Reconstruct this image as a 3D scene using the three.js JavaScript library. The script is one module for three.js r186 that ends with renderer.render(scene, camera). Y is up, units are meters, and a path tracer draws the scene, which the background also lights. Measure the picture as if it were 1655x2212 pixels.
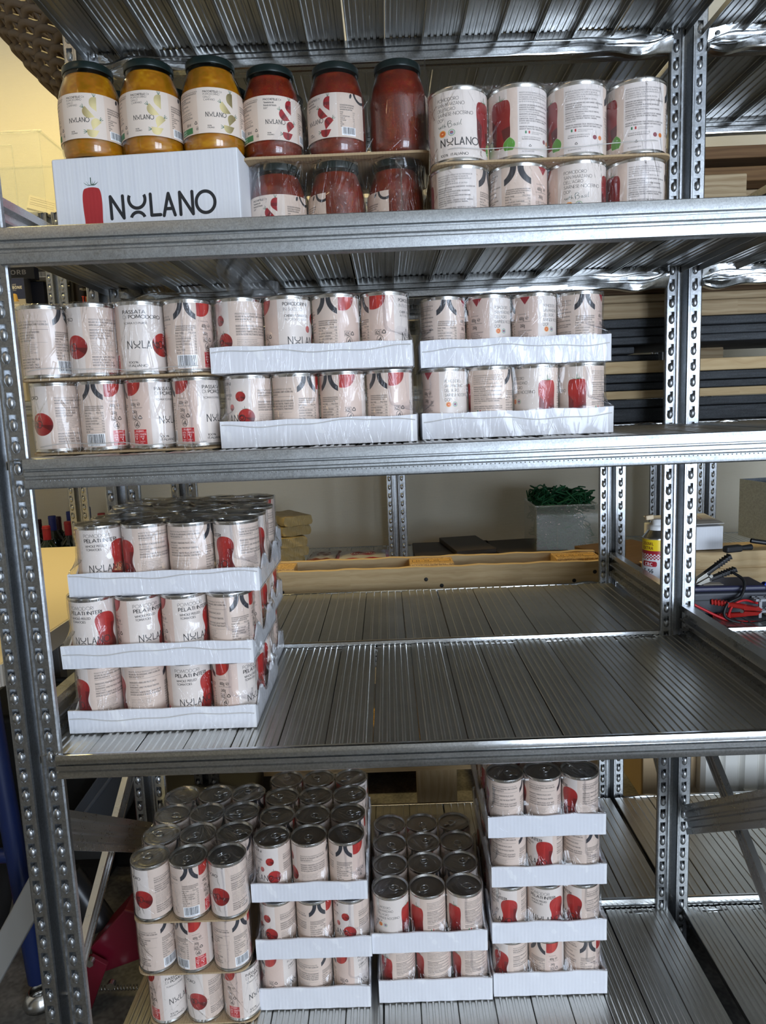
import * as THREE from 'three';
import { mergeGeometries, mergeVertices, toCreasedNormals } from 'three/addons/utils/BufferGeometryUtils.js';
import { RoundedBoxGeometry } from 'three/addons/geometries/RoundedBoxGeometry.js';
import { RectAreaLightUniformsLib } from 'three/addons/lights/RectAreaLightUniformsLib.js';

// ---------------------------------------------------------------- camera, light, exposure
const H = 1.28;                                   // eye height above the floor
const scene = new THREE.Scene();
const camera = new THREE.PerspectiveCamera(71.2, 1655 / 2212, 0.05, 30);
camera.position.set(0, H, 0);
{ // level, pitch 8.2 degrees down, rolled 2.2 degrees
  const pitch = THREE.MathUtils.degToRad(-8.164), yaw = THREE.MathUtils.degToRad(0.489), roll = THREE.MathUtils.degToRad(2.276);
  camera.rotation.order = 'YXZ';
  camera.rotation.set(pitch, yaw, -roll);
}
const renderer = new THREE.WebGLRenderer({ antialias: true });
renderer.toneMapping = THREE.LinearToneMapping;
renderer.toneMappingExposure = 0.84;
renderer.shadowMap.enabled = true;
RectAreaLightUniformsLib.init();
scene.background = new THREE.Color(0.55, 0.68, 0.85);
function areaLight(color, power, w, h, pos, target) {
  const l = new THREE.RectAreaLight(color, power, w, h);
  l.position.set(...pos); l.lookAt(...target); scene.add(l); return l;
}
// daylight through the two glazed doors behind the photographer
areaLight(0xdcebff, 15, 0.95, 2.2, [1.35, 1.21, 2.34], [1.35, 1.21, 0]);
areaLight(0xdcebff, 15, 0.95, 2.2, [2.45, 1.21, 2.34], [2.45, 1.21, 0]);

// ---------------------------------------------------------------- helpers
const R = Math.PI / 180, V3 = THREE.Vector3;
let seed = 7;
const rnd = () => { seed = (seed + 0x6d2b79f5) | 0; let t = Math.imul(seed ^ (seed >>> 15), 1 | seed); t = (t + Math.imul(t ^ (t >>> 7), 61 | t)) ^ t; return ((t ^ (t >>> 14)) >>> 0) / 4294967296; };
const rr = (a, b) => a + (b - a) * rnd();
const used = {};
const numbered = (n) => { const b = n.replace(/_\d{3}$/, ''); const k = used[b] = (used[b] ?? -1) + 1; return k ? b + '_' + String(k).padStart(3, '0') : b; };
const shadow = (o) => { o.castShadow = o.receiveShadow = true; return o; };
function tag(o, label, category, group) { o.userData.label = label; o.userData.category = category; if (group) o.userData.group = group; return o; }
function thing(name, label, category, pos = [0, 0, 0], turn = 0, group) {   // pos in metres from the eye: right, up, away
  const o = new THREE.Group(); o.name = numbered(name); o.position.set(pos[0], pos[1] + H, -pos[2]); o.rotation.y = turn; scene.add(o);
  return tag(o, label, category, group);
}
function part(name, geo, mat, parent) { const m = shadow(new THREE.Mesh(geo, mat)); m.name = name; parent.add(m); return m; }
function struct(name, geo, mat) { const m = shadow(new THREE.Mesh(geo, mat)); m.name = name; m.userData.kind = 'structure'; scene.add(m); return m; }
const merge = (list) => mergeGeometries(list.map((g) => { const n = g.index ? g.toNonIndexed() : g; for (const k of Object.keys(n.attributes)) if (!['position', 'normal', 'uv'].includes(k)) n.deleteAttribute(k); return n; }), false);
function uvBox(g, scale = 1, off = [0, 0], swap = false) {   // uv in metres by the dominant axis of the normal
  if (g.index) g = g.toNonIndexed();
  const p = g.attributes.position, n = g.attributes.normal, uv = new Float32Array(p.count * 2);
  for (let i = 0; i < p.count; i++) {
    const ax = Math.abs(n.getX(i)), ay = Math.abs(n.getY(i)), az = Math.abs(n.getZ(i));
    let u, v;
    if (ax > ay && ax > az) { u = p.getZ(i); v = p.getY(i); } else if (ay > az) { u = p.getX(i); v = p.getZ(i); } else { u = p.getX(i); v = p.getY(i); }
    if (swap) [u, v] = [v, u];
    uv[2 * i] = u * scale + off[0]; uv[2 * i + 1] = v * scale + off[1];
  }
  g.setAttribute('uv', new THREE.BufferAttribute(uv, 2)); return g;
}
const box = (w, h, d, x = 0, y = 0, z = 0) => new THREE.BoxGeometry(w, h, d).translate(x, y, z);
const rbox = (w, h, d, r = 0.003, x = 0, y = 0, z = 0, s = 2) => new RoundedBoxGeometry(w, h, d, s, r).translate(x, y, z);
const cyl = (r, h, x = 0, y = 0, z = 0, n = 24, r2 = r) => new THREE.CylinderGeometry(r2, r, h, n).translate(x, y + h / 2, z);
const lathe = (pts, n = 40, a0 = 0, a1 = Math.PI * 2) => new THREE.LatheGeometry(pts.map((p) => new THREE.Vector2(p[0], p[1])), n, a0, a1);
const tube = (pts, r, seg = 40, rad = 6, closed = false) => new THREE.TubeGeometry(new THREE.CatmullRomCurve3(pts.map((p) => new V3(...p)), closed), seg, r, rad, closed);
function extrude(shapePts, depth, bevel = 0, holes) {          // shape in x,y ; extruded along z from 0
  const s = new THREE.Shape(shapePts.map((p) => new THREE.Vector2(p[0], p[1])));
  if (holes) for (const h of holes) s.holes.push(new THREE.Path(h.map((p) => new THREE.Vector2(p[0], p[1]))));
  return new THREE.ExtrudeGeometry(s, { depth, steps: 1, bevelEnabled: bevel > 0, bevelThickness: bevel, bevelSize: bevel, bevelSegments: 2, curveSegments: 10 });
}
// a closed profile (z,y) swept along x in segs steps; bend(x,z,y) may move its points
function sweepX(profile, x0, x1, segs = 1, bend) {
  const n = profile.length, pos = [], uv = [], idx = []; let len = [0];
  for (let i = 1; i <= n; i++) { const a = profile[i - 1], b = profile[i % n]; len.push(len[i - 1] + Math.hypot(a[0] - b[0], a[1] - b[1])); }
  for (let s = 0; s <= segs; s++) {
    const x = x0 + (x1 - x0) * s / segs;
    for (let i = 0; i <= n; i++) { let [z, y] = profile[i % n]; let q = [x, y, z]; if (bend) q = bend(x, y, z); pos.push(...q); uv.push(x, len[i]); }
  }
  for (let s = 0; s < segs; s++) for (let i = 0; i < n; i++) { const a = s * (n + 1) + i, b = a + 1, c = a + n + 1, d = c + 1; idx.push(a, b, c, b, d, c); }
  for (const s of [0, segs]) {                                   // caps
    const tri = THREE.ShapeUtils.triangulateShape(profile.map((p) => new THREE.Vector2(p[0], p[1])), []), o = s * (n + 1);
    for (const t of tri) idx.push(...(s ? [o + t[0], o + t[2], o + t[1]] : [o + t[0], o + t[1], o + t[2]]));
  }
  const g = new THREE.BufferGeometry(); g.setAttribute('position', new THREE.Float32BufferAttribute(pos, 3)); g.setAttribute('uv', new THREE.Float32BufferAttribute(uv, 2)); g.setIndex(idx);
  g.computeVertexNormals();
  return toCreasedNormals(g, 0.6);
}

// ---------------------------------------------------------------- textures
function noise2(n, sd) {                                        // tileable value noise, period n cells
  const t = new Float32Array(n * n); let s = sd; const r = () => { s = (s * 1664525 + 1013904223) >>> 0; return s / 4294967296; };
  for (let i = 0; i < n * n; i++) t[i] = r();
  return (u, v) => { u = ((u % 1) + 1) % 1 * n; v = ((v % 1) + 1) % 1 * n; const x = Math.floor(u), y = Math.floor(v), fx = u - x, fy = v - y, sx = fx * fx * (3 - 2 * fx), sy = fy * fy * (3 - 2 * fy), X = (x + 1) % n, Y = (y + 1) % n;
    return (t[y % n * n + x % n] * (1 - sx) + t[y % n * n + X] * sx) * (1 - sy) + (t[Y * n + x % n] * (1 - sx) + t[Y * n + X] * sx) * sy; };
}
function dataTex(n, fn, srgb = false, m = n) {
  const d = new Uint8Array(n * m * 4);
  for (let y = 0; y < m; y++) for (let x = 0; x < n; x++) { const c = fn(x / n, y / m), i = (y * n + x) * 4; const a = Array.isArray(c) ? c : [c, c, c]; for (let k = 0; k < 3; k++) d[i + k] = Math.max(0, Math.min(255, a[k] * 255)); d[i + 3] = 255; }
  const t = new THREE.DataTexture(d, n, m); t.wrapS = t.wrapT = THREE.RepeatWrapping; t.magFilter = THREE.LinearFilter; t.minFilter = THREE.LinearFilter; t.colorSpace = srgb ? THREE.SRGBColorSpace : THREE.NoColorSpace; t.needsUpdate = true; return t;
}
function heightTex(n, fn) {                                     // heights in floats, without the steps of 8 bits
  const d = new Float32Array(n * n * 4); for (let y = 0; y < n; y++) for (let x = 0; x < n; x++) { const c = fn(x / n, y / n), i = (y * n + x) * 4; d[i] = d[i + 1] = d[i + 2] = c; d[i + 3] = 1; }
  const t = new THREE.DataTexture(d, n, n, THREE.RGBAFormat, THREE.FloatType); t.wrapS = t.wrapT = THREE.RepeatWrapping; t.magFilter = THREE.LinearFilter; t.minFilter = THREE.LinearFilter; t.needsUpdate = true; return t;
}
const rep = (t, u, v) => { const c = t.clone(); c.repeat.set(u, v); c.needsUpdate = true; return c; };
function canvasTex(w, h, draw, srgb = true) {
  const c = document.createElement('canvas'); c.width = w; c.height = h; const x = c.getContext('2d'); draw(x, w, h);
  const t = new THREE.CanvasTexture(c); t.colorSpace = srgb ? THREE.SRGBColorSpace : THREE.NoColorSpace; t.wrapS = t.wrapT = THREE.RepeatWrapping; t.magFilter = THREE.LinearFilter; return t;
}
const std = (o) => new THREE.MeshStandardMaterial(o), phys = (o) => new THREE.MeshPhysicalMaterial(o), lin = (r, g, b) => new THREE.Color().setRGB(r, g, b);
const nA = noise2(8, 3), nB = noise2(32, 5), nC = noise2(96, 9), nD = noise2(256, 11), nE = noise2(64, 21);
// galvanised sheet: spangled crystals, faint scratches
const spangle = dataTex(512, (u, v) => { const c = 0.80 + 0.22 * (Math.round(nC(u, v) * 5) / 5 - 0.5) + 0.20 * (nD(u, v) - 0.5) + 0.05 * (nA(u, v) - 0.5); return [c * 0.97, c * 0.985, c]; });
const metalRough = dataTex(512, (u, v) => 0.82 + 0.12 * (nC(u, v) - 0.5) + 0.1 * (nA(v, u) - 0.5) + 0.12 * (noiseScr(u, v) - 0.5));
function noiseScr(u, v) { return nD(u * 0.25, v) * 0.5 + nB(u, v) * 0.5; }
const metalBump = heightTex(512, (u, v) => 0.5 + 0.8 * (nA(u, v) - 0.5) + 0.10 * (nB(u, v) - 0.5));
const dirt = dataTex(512, (u, v) => { const a = nA(u, v) * 0.5 + nB(u, v) * 0.3 + nD(u, v) * 0.2, c = 0.8 + 0.22 * (a - 0.4); return [c, c * 0.99, c * 0.97]; });
const M = {};
M.post = std({ color: lin(0.50, 0.51, 0.52), metalness: 1, roughness: 0.42, roughnessMap: rep(metalRough, 3, 3), bumpMap: rep(metalBump, 4, 4), bumpScale: 0.0009, map: rep(spangle, 4, 4) });
M.beam = std({ color: lin(0.49, 0.50, 0.50), metalness: 1, roughness: 0.56, roughnessMap: rep(metalRough, 4, 4), map: rep(spangle, 6, 6), bumpMap: rep(metalBump, 3, 3), bumpScale: 0.0003 });
M.beamShiny = std({ color: lin(0.66, 0.66, 0.65), metalness: 1, roughness: 0.24, roughnessMap: rep(metalRough, 4, 4), bumpMap: rep(metalBump, 2, 2), bumpScale: 0.0008, map: rep(spangle, 5, 5) });
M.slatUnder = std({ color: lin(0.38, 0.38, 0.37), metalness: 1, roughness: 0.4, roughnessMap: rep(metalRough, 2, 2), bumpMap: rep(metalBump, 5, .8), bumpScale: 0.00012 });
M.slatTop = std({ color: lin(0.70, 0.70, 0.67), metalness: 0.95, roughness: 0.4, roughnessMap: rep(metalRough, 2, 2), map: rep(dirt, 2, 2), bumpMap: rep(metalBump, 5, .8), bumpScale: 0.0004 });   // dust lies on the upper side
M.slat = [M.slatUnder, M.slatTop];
M.brace = std({ color: lin(0.6, 0.6, 0.6), metalness: 1, roughness: 0.36, roughnessMap: rep(metalRough, 3, 3), bumpMap: rep(metalBump, 3, 2), bumpScale: 0.0005 });
M.tin = std({ color: lin(0.62, 0.61, 0.58), metalness: 1, roughness: 0.24 });
M.lid = std({ color: lin(0.42, 0.42, 0.43), metalness: 1, roughness: 0.34, bumpMap: rep(metalBump, 8, 8), bumpScale: 0.0004 });
M.tab = std({ color: lin(0.6, 0.6, 0.58), metalness: 1, roughness: 0.25 });
const cardBump = heightTex(256, (u, v) => 0.5 + 0.18 * Math.sin(u * Math.PI * 2 * 24) * (0.5 + nA(u, v)) + 0.3 * (nB(u, v) - 0.5));
M.white = std({ color: lin(0.76, 0.765, 0.79), roughness: 0.75, bumpMap: rep(cardBump, 6, 6), bumpScale: 0.0004 });
M.kraft = std({ color: lin(0.42, 0.30, 0.17), roughness: 0.9, bumpMap: rep(cardBump, 8, 8), bumpScale: 0.0005 });
M.black = std({ color: lin(0.012, 0.012, 0.013), roughness: 0.6 });
// wood grain along u
const grain = (base, dark, sd, f) => { const a = noise2(64, sd), b = noise2(16, sd + 3), c = noise2(128, sd + 8); return dataTex(512, (u, v) => { const w = v + 0.03 * b(u, v), l = a(u * 0.12, w) * 0.6 + c(u * 0.3, w * 2) * 0.4, ring = 0.5 + 0.5 * Math.sin((w * f + 0.5 * b(u * 0.5, v)) * 6.283), k = Math.pow(l * 0.6 + ring * 0.4, 1.4); return base.map((x, i) => x + (dark[i] - x) * k); }, true); };
M.pine = std({ map: rep(grain([0.80, 0.70, 0.53], [0.70, 0.58, 0.41], 31, 9), 2, 5), roughness: 0.75 });
M.pineOld = std({ map: rep(grain([0.74, 0.66, 0.53], [0.55, 0.45, 0.32], 41, 11), 1.4, 7), roughness: 0.8 });
M.blackWood = std({ map: rep(dataTex(256, (u, v) => { const k = 0.13 + 0.1 * nB(u * 0.25, v) + 0.12 * Math.pow(nD(u, v), 4); return [k * 0.95, k, k * 1.06]; }, true), 3, 8), roughness: 0.7, bumpMap: rep(metalBump, 4, 12), bumpScale: 0.002 });
M.chip = std({ map: rep(dataTex(256, (u, v) => { const k = 0.7 + 0.35 * (nC(u, v) - 0.5) + 0.3 * (nD(u, v) - 0.5); return [k, k * 0.8, k * 0.5]; }, true), 5, 5), roughness: 0.85 });
// crinkled shrink film
const filmTex = canvasTex(1024, 512, (x, w, h) => {
  x.fillStyle = '#808080'; x.fillRect(0, 0, w, h); let s = 5; const r = () => { s = (s * 1664525 + 1013904223) >>> 0; return s / 4294967296; };
  for (let i = 0; i < 900; i++) { const px = r() * w, py = r() * h, L = 15 + r() * 110, a = Math.PI / 2 + (r() - 0.5) * (r() < 0.3 ? 2.2 : 0.8), up = r() < 0.5; x.strokeStyle = up ? `rgba(255,255,255,${0.1 + 0.25 * r()})` : `rgba(0,0,0,${0.1 + 0.25 * r()})`; x.lineWidth = 1.5 + r() * 6; x.beginPath(); x.moveTo(px, py); x.quadraticCurveTo(px + Math.cos(a) * L * 0.5 + (r() - 0.5) * 14, py + Math.sin(a) * L * 0.5, px + Math.cos(a) * L, py + Math.sin(a) * L); x.stroke(); }
}, false);
M.film = phys({ color: lin(0.97, 0.97, 0.98), roughness: 0.12, transmission: 1, thickness: 0, ior: 1.5, bumpMap: rep(filmTex, 1.2, 1.6), bumpScale: 0.0022 });
M.filmGrey = phys({ color: lin(0.6, 0.6, 0.6), roughness: 0.22, transmission: 0.8, thickness: 0, ior: 1.5, bumpMap: rep(filmTex, 2, 3), bumpScale: 0.003, side: THREE.DoubleSide });
M.film.side = THREE.DoubleSide;
M.filmLoose = M.film.clone(); M.filmLoose.bumpMap = rep(filmTex, .8, 1.1); M.filmLoose.bumpScale = 0.008; M.filmLoose.roughness = 0.16;
M.seam = phys({ color: lin(0.85, 0.84, 0.82), roughness: 0.25, transmission: 0.6, thickness: 0, ior: 1.5 });
M.glass = phys({ color: lin(0.98, 0.99, 0.97), roughness: 0.02, transmission: 1, thickness: 0, ior: 1.5 });
M.clear = phys({ color: lin(0.93, 0.94, 0.93), roughness: 0.08, transmission: 0.92, thickness: 0, ior: 1.5, side: THREE.DoubleSide });

// ---------------------------------------------------------------- lettering and printed labels
const GL = {
  A: [.84, 'M0,1L.42,0L.84,1M.13,.68L.71,.68'], B: [.5, 'M0,0V1H.26A.27,.27,0,0,0,.26,.46H0M.22,.46A.23,.23,0,0,0,.22,0H0'], C: [.83, 'M.83,.125A.5,.5,0,1,0,.83,.875'],
  D: [.76, 'M0,0V1H.26A.5,.5,0,0,0,.26,0Z'], E: [.46, 'M.46,0H0V1H.46M0,.48H.42'], G: [1, 'M.85,.14A.5,.5,0,1,0,1,.54H.58'], H: [.62, 'M0,0V1M.62,0V1M0,.48H.62'], I: [.03, 'M.015,0V1'],
  J: [.35, 'M.35,0V.75A.2,.2,0,0,1,0,.85'], L: [.42, 'M0,0V1H.42'], M: [.96, 'M0,1L.12,0L.48,.8L.84,0L.96,1'], N: [.7, 'M0,1V0L.7,1V0'], O: [1, 'M0,.5A.5,.5,0,1,0,1,.5A.5,.5,0,1,0,0,.5'],
  P: [.48, 'M0,1V0H.22A.26,.26,0,0,1,.22,.53H0'], R: [.5, 'M0,1V0H.22A.26,.26,0,0,1,.22,.53H0M.2,.53L.5,1'], S: [.46, 'M.42,.14C.34,-.04,.04,-.04,.04,.25C.04,.55,.46,.45,.46,.75C.46,1.06,.06,1.06,0,.8'],
  T: [.5, 'M0,0H.5M.25,0V1'], U: [.6, 'M0,0V.66A.3,.34,0,0,0,.6,.66V0'], V: [.8, 'M0,0L.4,1L.8,0'], W: [1.1, 'M0,0L.28,1L.55,.1L.82,1L1.1,0'], Y: [.64, 'M0,0L.32,.48L.64,0M.32,.48V1'], Z: [.56, 'M0,0H.56L0,1H.56'],
  1: [.2, 'M0,.14L.2,0V1'], 0: [.6, 'M0,.5A.3,.5,0,1,0,.6,.5A.3,.5,0,1,0,0,.5'], '%': [.8, 'M.1,1L.7,0M.2,.22m-.16,0a.16,.2,0,1,0,.32,0a.16,.2,0,1,0,-.32,0M.6,.78m-.16,0a.16,.2,0,1,0,.32,0a.16,.2,0,1,0,-.32,0'],
  "'": [.05, 'M.05,0L0,.25'], '-': [.3, 'M0,.58H.28'], '"': [.12, 'M0,0V.2M.1,0V.2'], '.': [.05, 'M.02,.97V1'], F: [.45, 'M.45,0H0V1M0,.48H.4'], K: [.55, 'M0,0V1M.5,0L0,.55L.55,1'],
};
const GP = {}; for (const k in GL) GP[k] = new Path2D(GL[k][1]);
function word(x, text, px, py, h, lw = 0.11, color = '#33302f', gap = 0.17) {   // geometric capitals, returns the end
  x.save(); x.translate(px, py); x.scale(h, h); x.lineWidth = lw; x.lineJoin = 'miter'; x.strokeStyle = color;
  let w = 0; for (const ch of text) { if (ch === ' ') { x.translate(0.36, 0); w += 0.36; continue; } const g = GL[ch]; if (!g) continue; x.stroke(GP[ch]); x.translate(g[0] + gap, 0); w += g[0] + gap; }
  x.restore(); return px + w * h;
}
const wordWidth = (t) => [...t].reduce((a, c) => a + (c === ' ' ? 0.36 : (GL[c] ? GL[c][0] + 0.17 : 0)), -0.17);
const fit = (x, t, px, py, h, w, lw, c) => { const k = w / (wordWidth(t) * h); x.save(); x.translate(px, py); x.scale(k, 1); word(x, t, 0, 0, h, lw, c); x.restore(); };
const LOGO = [[0, 'M.06,1V.0L.66,1V0'], [.9, 'M.098,.0A.4,.4,0,1,0,.802,.0'], [.9, 'M.12,1.005A.35,.35,0,0,1,.78,1.005'], [2.02, 'M.0,0V.95H.44'], [2.62, 'M0,1L.27,.02L.54,1M.1,.7H.44'], [3.38, 'M.06,1V0L.66,1V0'], [4.22, 'M.0,.5A.45,.48,0,1,0,.9,.5A.45,.48,0,1,0,0,.5']];
function logo(x, px, py, w, lw = 0.13, color = '#2b2a2c') {          // the maker's wordmark, an O split into a bowl and an arch
  const h = w / 5.12; x.save(); x.translate(px, py); x.scale(h, h); x.lineWidth = lw; x.lineJoin = 'round'; x.lineCap = 'round'; x.strokeStyle = color;
  LOGO.forEach(([o, d], i) => { x.save(); x.translate(o, 0); if (i === 1 || i === 2) { x.lineCap = 'butt'; x.beginPath(); x.rect(-1, -0.06, 3, 1.12); x.clip(); } x.stroke(new Path2D(d)); x.restore(); });
  x.restore();
}
function lines(x, px, py, w, lh, texts, color = '#4a4340') {         // condensed small print
  x.fillStyle = color; x.textBaseline = 'top'; let y = py;
  for (const t of texts) { if (t === '') { y += lh * 0.6; continue; } if (t === '_') { x.fillRect(px, y + lh * 0.3, w, Math.max(1, lh * 0.08)); y += lh * 0.8; continue; }
    const bold = t[0] === '*', s = bold ? t.slice(1) : t; x.font = `${bold ? 'bold ' : ''}${lh * 0.92}px sans-serif`; x.save(); x.translate(px, y); const m = x.measureText(s).width * 0.58; x.scale(0.58 * Math.min(1, w / m), 1); x.fillText(s, 0, 0); x.restore(); y += lh; }
  return y;
}
function recycle(x, cx, cy, r, c = '#3b3735') { x.save(); x.translate(cx, cy); x.strokeStyle = c; x.lineWidth = r * 0.36; for (let i = 0; i < 3; i++) { x.beginPath(); x.moveTo(-r * 0.62, -r * 0.12); x.lineTo(-r * 0.18, -r * 0.82); x.lineTo(r * 0.2, -r * 0.82); x.lineTo(r * 0.5, -r * 0.35); x.stroke(); x.rotate(Math.PI * 2 / 3); } x.restore(); }
function binMan(x, cx, cy, r) { x.strokeStyle = x.fillStyle = '#3b3735'; x.lineWidth = r * 0.12; x.beginPath(); x.ellipse(cx, cy, r * 0.85, r, 0, 0, 7); x.stroke(); x.fillRect(cx - r * 0.45, cy + r * 0.0, r * 0.35, r * 0.55); x.beginPath(); x.arc(cx + r * 0.2, cy - r * 0.5, r * 0.14, 0, 7); x.fill(); x.lineWidth = r * 0.22; x.beginPath(); x.moveTo(cx + r * 0.2, cy - r * 0.3); x.lineTo(cx + r * 0.25, cy + r * 0.15); x.lineTo(cx + r * 0.1, cy + r * 0.6); x.moveTo(cx + r * 0.25, cy + r * 0.15); x.lineTo(cx + r * 0.45, cy + r * 0.6); x.moveTo(cx + r * 0.2, cy - r * 0.2); x.lineTo(cx - r * 0.2, cy - r * 0.1); x.stroke(); }
function barcode(x, px, py, w, h) { x.fillStyle = '#fff'; x.fillRect(px - w * 0.08, py - h * 0.05, w * 1.16, h * 1.1); x.fillStyle = '#26282c'; let q = px, i = 3; while (q < px + w) { i = (i * 37 + 11) % 101; const b = w * (0.012 + 0.010 * (i % 4)); x.fillRect(q, py, b, h * 0.86); q += b + w * (0.014 + 0.01 * ((i >> 2) % 3)); } x.font = `${h * 0.13}px sans-serif`; x.textBaseline = 'top'; x.fillText('8 056269 330123', px + w * 0.06, py + h * 0.88); }
function calyx(x, cx, cy, s, c = '#2f5a3c') { x.strokeStyle = x.fillStyle = c; x.lineWidth = s * 0.1; x.beginPath(); x.moveTo(cx, cy); x.lineTo(cx, cy - s * 0.8); x.stroke(); for (const [a, l] of [[-1.15, 1], [-0.75, .85], [-.4, .7], [.4, .7], [.75, .85], [1.15, 1]]) { x.beginPath(); x.moveTo(cx - s * 0.1, cy + s * 0.05); x.quadraticCurveTo(cx + Math.sin(a) * l * s * 0.5, cy + s * 0.1, cx + Math.sin(a) * l * s, cy - Math.cos(a) * l * s * 0.75); x.quadraticCurveTo(cx + Math.sin(a) * l * s * 0.55, cy + s * 0.22, cx + s * 0.1, cy + s * 0.08); x.fill(); } }
function redFill(x, x0, y0, x1, y1) { const g = x.createLinearGradient(x0, y0, x1, y0 + (y1 - y0) * 0.5); g.addColorStop(0, '#9c2523'); g.addColorStop(.35, '#b8302b'); g.addColorStop(.6, '#a92826'); g.addColorStop(1, '#7c1a1b'); x.fillStyle = g; }
function roundTomato(x, cx, cy, rx, ry = rx, ring = true) { x.save(); x.beginPath(); x.ellipse(cx, cy, rx, ry, 0, 0, 7); x.clip(); redFill(x, cx - rx, cy - ry, cx + rx, cy + ry); x.fillRect(cx - rx, cy - ry, 2 * rx, 2 * ry); x.fillStyle = 'rgba(60,10,12,.55)'; x.beginPath(); x.moveTo(cx - rx * .2, cy); x.lineTo(cx + rx, cy + ry * .1); x.lineTo(cx + rx, cy + ry * .75); x.closePath(); x.fill(); x.fillStyle = 'rgba(60,10,12,.35)'; x.beginPath(); x.moveTo(cx - rx * .3, cy + ry * .1); x.lineTo(cx - rx * .6, cy + ry); x.lineTo(cx - rx, cy + ry * .4); x.fill(); x.restore(); if (ring) { x.strokeStyle = '#4c1214'; x.lineWidth = rx * .09; x.beginPath(); x.ellipse(cx - rx * .55, cy + ry * .02, rx * .22, ry * .19, 0, 0, 7); x.stroke(); } }
function pearTomato(x, cx, y0, w, h) { const a = w / 2; x.save(); x.beginPath(); x.moveTo(cx, y0); x.bezierCurveTo(cx + a * .62, y0, cx + a * .92, y0 + h * .1, cx + a * .9, y0 + h * .24); x.bezierCurveTo(cx + a * .88, y0 + h * .4, cx + a * .62, y0 + h * .45, cx + a * .7, y0 + h * .6); x.bezierCurveTo(cx + a * .8, y0 + h * .72, cx + a * 1.05, y0 + h * .78, cx + a * .9, y0 + h * .95); x.quadraticCurveTo(cx, y0 + h * 1.06, cx - a * .9, y0 + h * .95); x.bezierCurveTo(cx - a * 1.05, y0 + h * .78, cx - a * .8, y0 + h * .72, cx - a * .7, y0 + h * .6); x.bezierCurveTo(cx - a * .62, y0 + h * .45, cx - a * .88, y0 + h * .4, cx - a * .9, y0 + h * .24); x.bezierCurveTo(cx - a * .92, y0 + h * .1, cx - a * .62, y0, cx, y0); x.clip(); redFill(x, cx - a, y0, cx + a, y0 + h); x.fillRect(cx - w, y0, w * 2, h * 1.1); x.fillStyle = 'rgba(225,70,60,.3)'; x.beginPath(); x.moveTo(cx, y0); x.lineTo(cx + a * .2, y0 + h); x.lineTo(cx - a * .3, y0 + h); x.fill(); x.fillStyle = 'rgba(60,10,12,.4)'; x.fillRect(cx + a * .45, y0 + h * .3, a, h * .7); x.restore(); }
function longTomato(x, cx, y0, w, h, dark, peanut = 0.08, red) {
  const a = w / 2; x.save(); x.beginPath(); x.moveTo(cx - a * 0.75, y0 + h * 0.02); x.quadraticCurveTo(cx, y0 - h * 0.015, cx + a * 0.75, y0 + h * 0.02);
  x.bezierCurveTo(cx + a * 1.08, y0 + h * 0.06, cx + a * 1.05, y0 + h * 0.22, cx + a * (1 - peanut), y0 + h * 0.42); x.bezierCurveTo(cx + a * (1 - peanut * 1.5), y0 + h * 0.6, cx + a * 1.1, y0 + h * 0.75, cx + a * 0.8, y0 + h * 0.97); x.quadraticCurveTo(cx, y0 + h * 1.03, cx - a * 0.72, y0 + h * 0.97);
  x.bezierCurveTo(cx - a * 1.05, y0 + h * 0.75, cx - a * (1 - peanut * 1.5), y0 + h * 0.6, cx - a * (1 - peanut), y0 + h * 0.42); x.bezierCurveTo(cx - a * 1.05, y0 + h * 0.22, cx - a * 1.08, y0 + h * 0.06, cx - a * 0.75, y0 + h * 0.02); x.closePath(); x.clip();
  if (red) x.fillStyle = red; else redFill(x, cx - a, y0, cx + a, y0 + h); x.fillRect(cx - a * 1.2, y0 - h * 0.05, a * 2.4, h * 1.1);
  if (dark) { x.fillStyle = `rgba(60,8,14,${dark})`; x.beginPath(); x.moveTo(cx - a * 1.2, y0 + h * .3); x.lineTo(cx - a * .35, y0 + h * .5); x.lineTo(cx - a * .5, y0 + h * 1.1); x.lineTo(cx - a * 1.3, y0 + h * 1.1); x.fill(); x.beginPath(); x.moveTo(cx + a * 1.2, y0 + h * .55); x.lineTo(cx + a * .15, y0 + h * .62); x.lineTo(cx + a * .6, y0 + h * 1.1); x.lineTo(cx + a * 1.3, y0 + h * 1.1); x.fill(); }
  x.restore();
}
const ING = ['PRODOTTO IN ITALIA PER/PRODUCT OF ITALY FOR:', '*NOLANO SRL VIA VARIGNANO, 8 80011 ACERRA (NA)', '*WWW.NOLANOITALY.IT', '_'];
const KEEP = ['_', 'Una volta aperto conservare in un contenitore diverso', 'a temperatura +4° per un massimo di 3 giorni. Once', 'opened store in a different container at temperature +4°', 'for up to 3 days. Une fois ouvert, conserver dans un', 'autre récipient à température +4° pendant 3', 'jours maximum. Nach dem Öffnen 3 Tagen in anderen', 'Behälter geöffnet maximal 3 Tage', 'innerhalb von 3 Tagen verbrauchen.'];
const ORIG = ['*ORIGINE DEL POMODORO: ITALIA', '*ORIGIN OF TOMATO: ITALY', '*ORIGINE DE LA TOMATE : ITALIE', '*HERKUNFT DER TOMATE: ITALIEN'];
const NUT = [['Energia / Energy', '95 kJ / 23 kcal'], ['Grassi / Fat', '0,2 g'], ['di cui acidi grassi saturi / of which saturates', '0 g'], ['Carboidrati / Carbohydrate', '3,4 g'], ['di cui zuccheri / of which sugars', '3,4 g'], ['Fibre / Fibre', '1,2 g'], ['Proteine / Protein', '1,0 g'], ['Sale / Salt', '0,2 g']];
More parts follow.
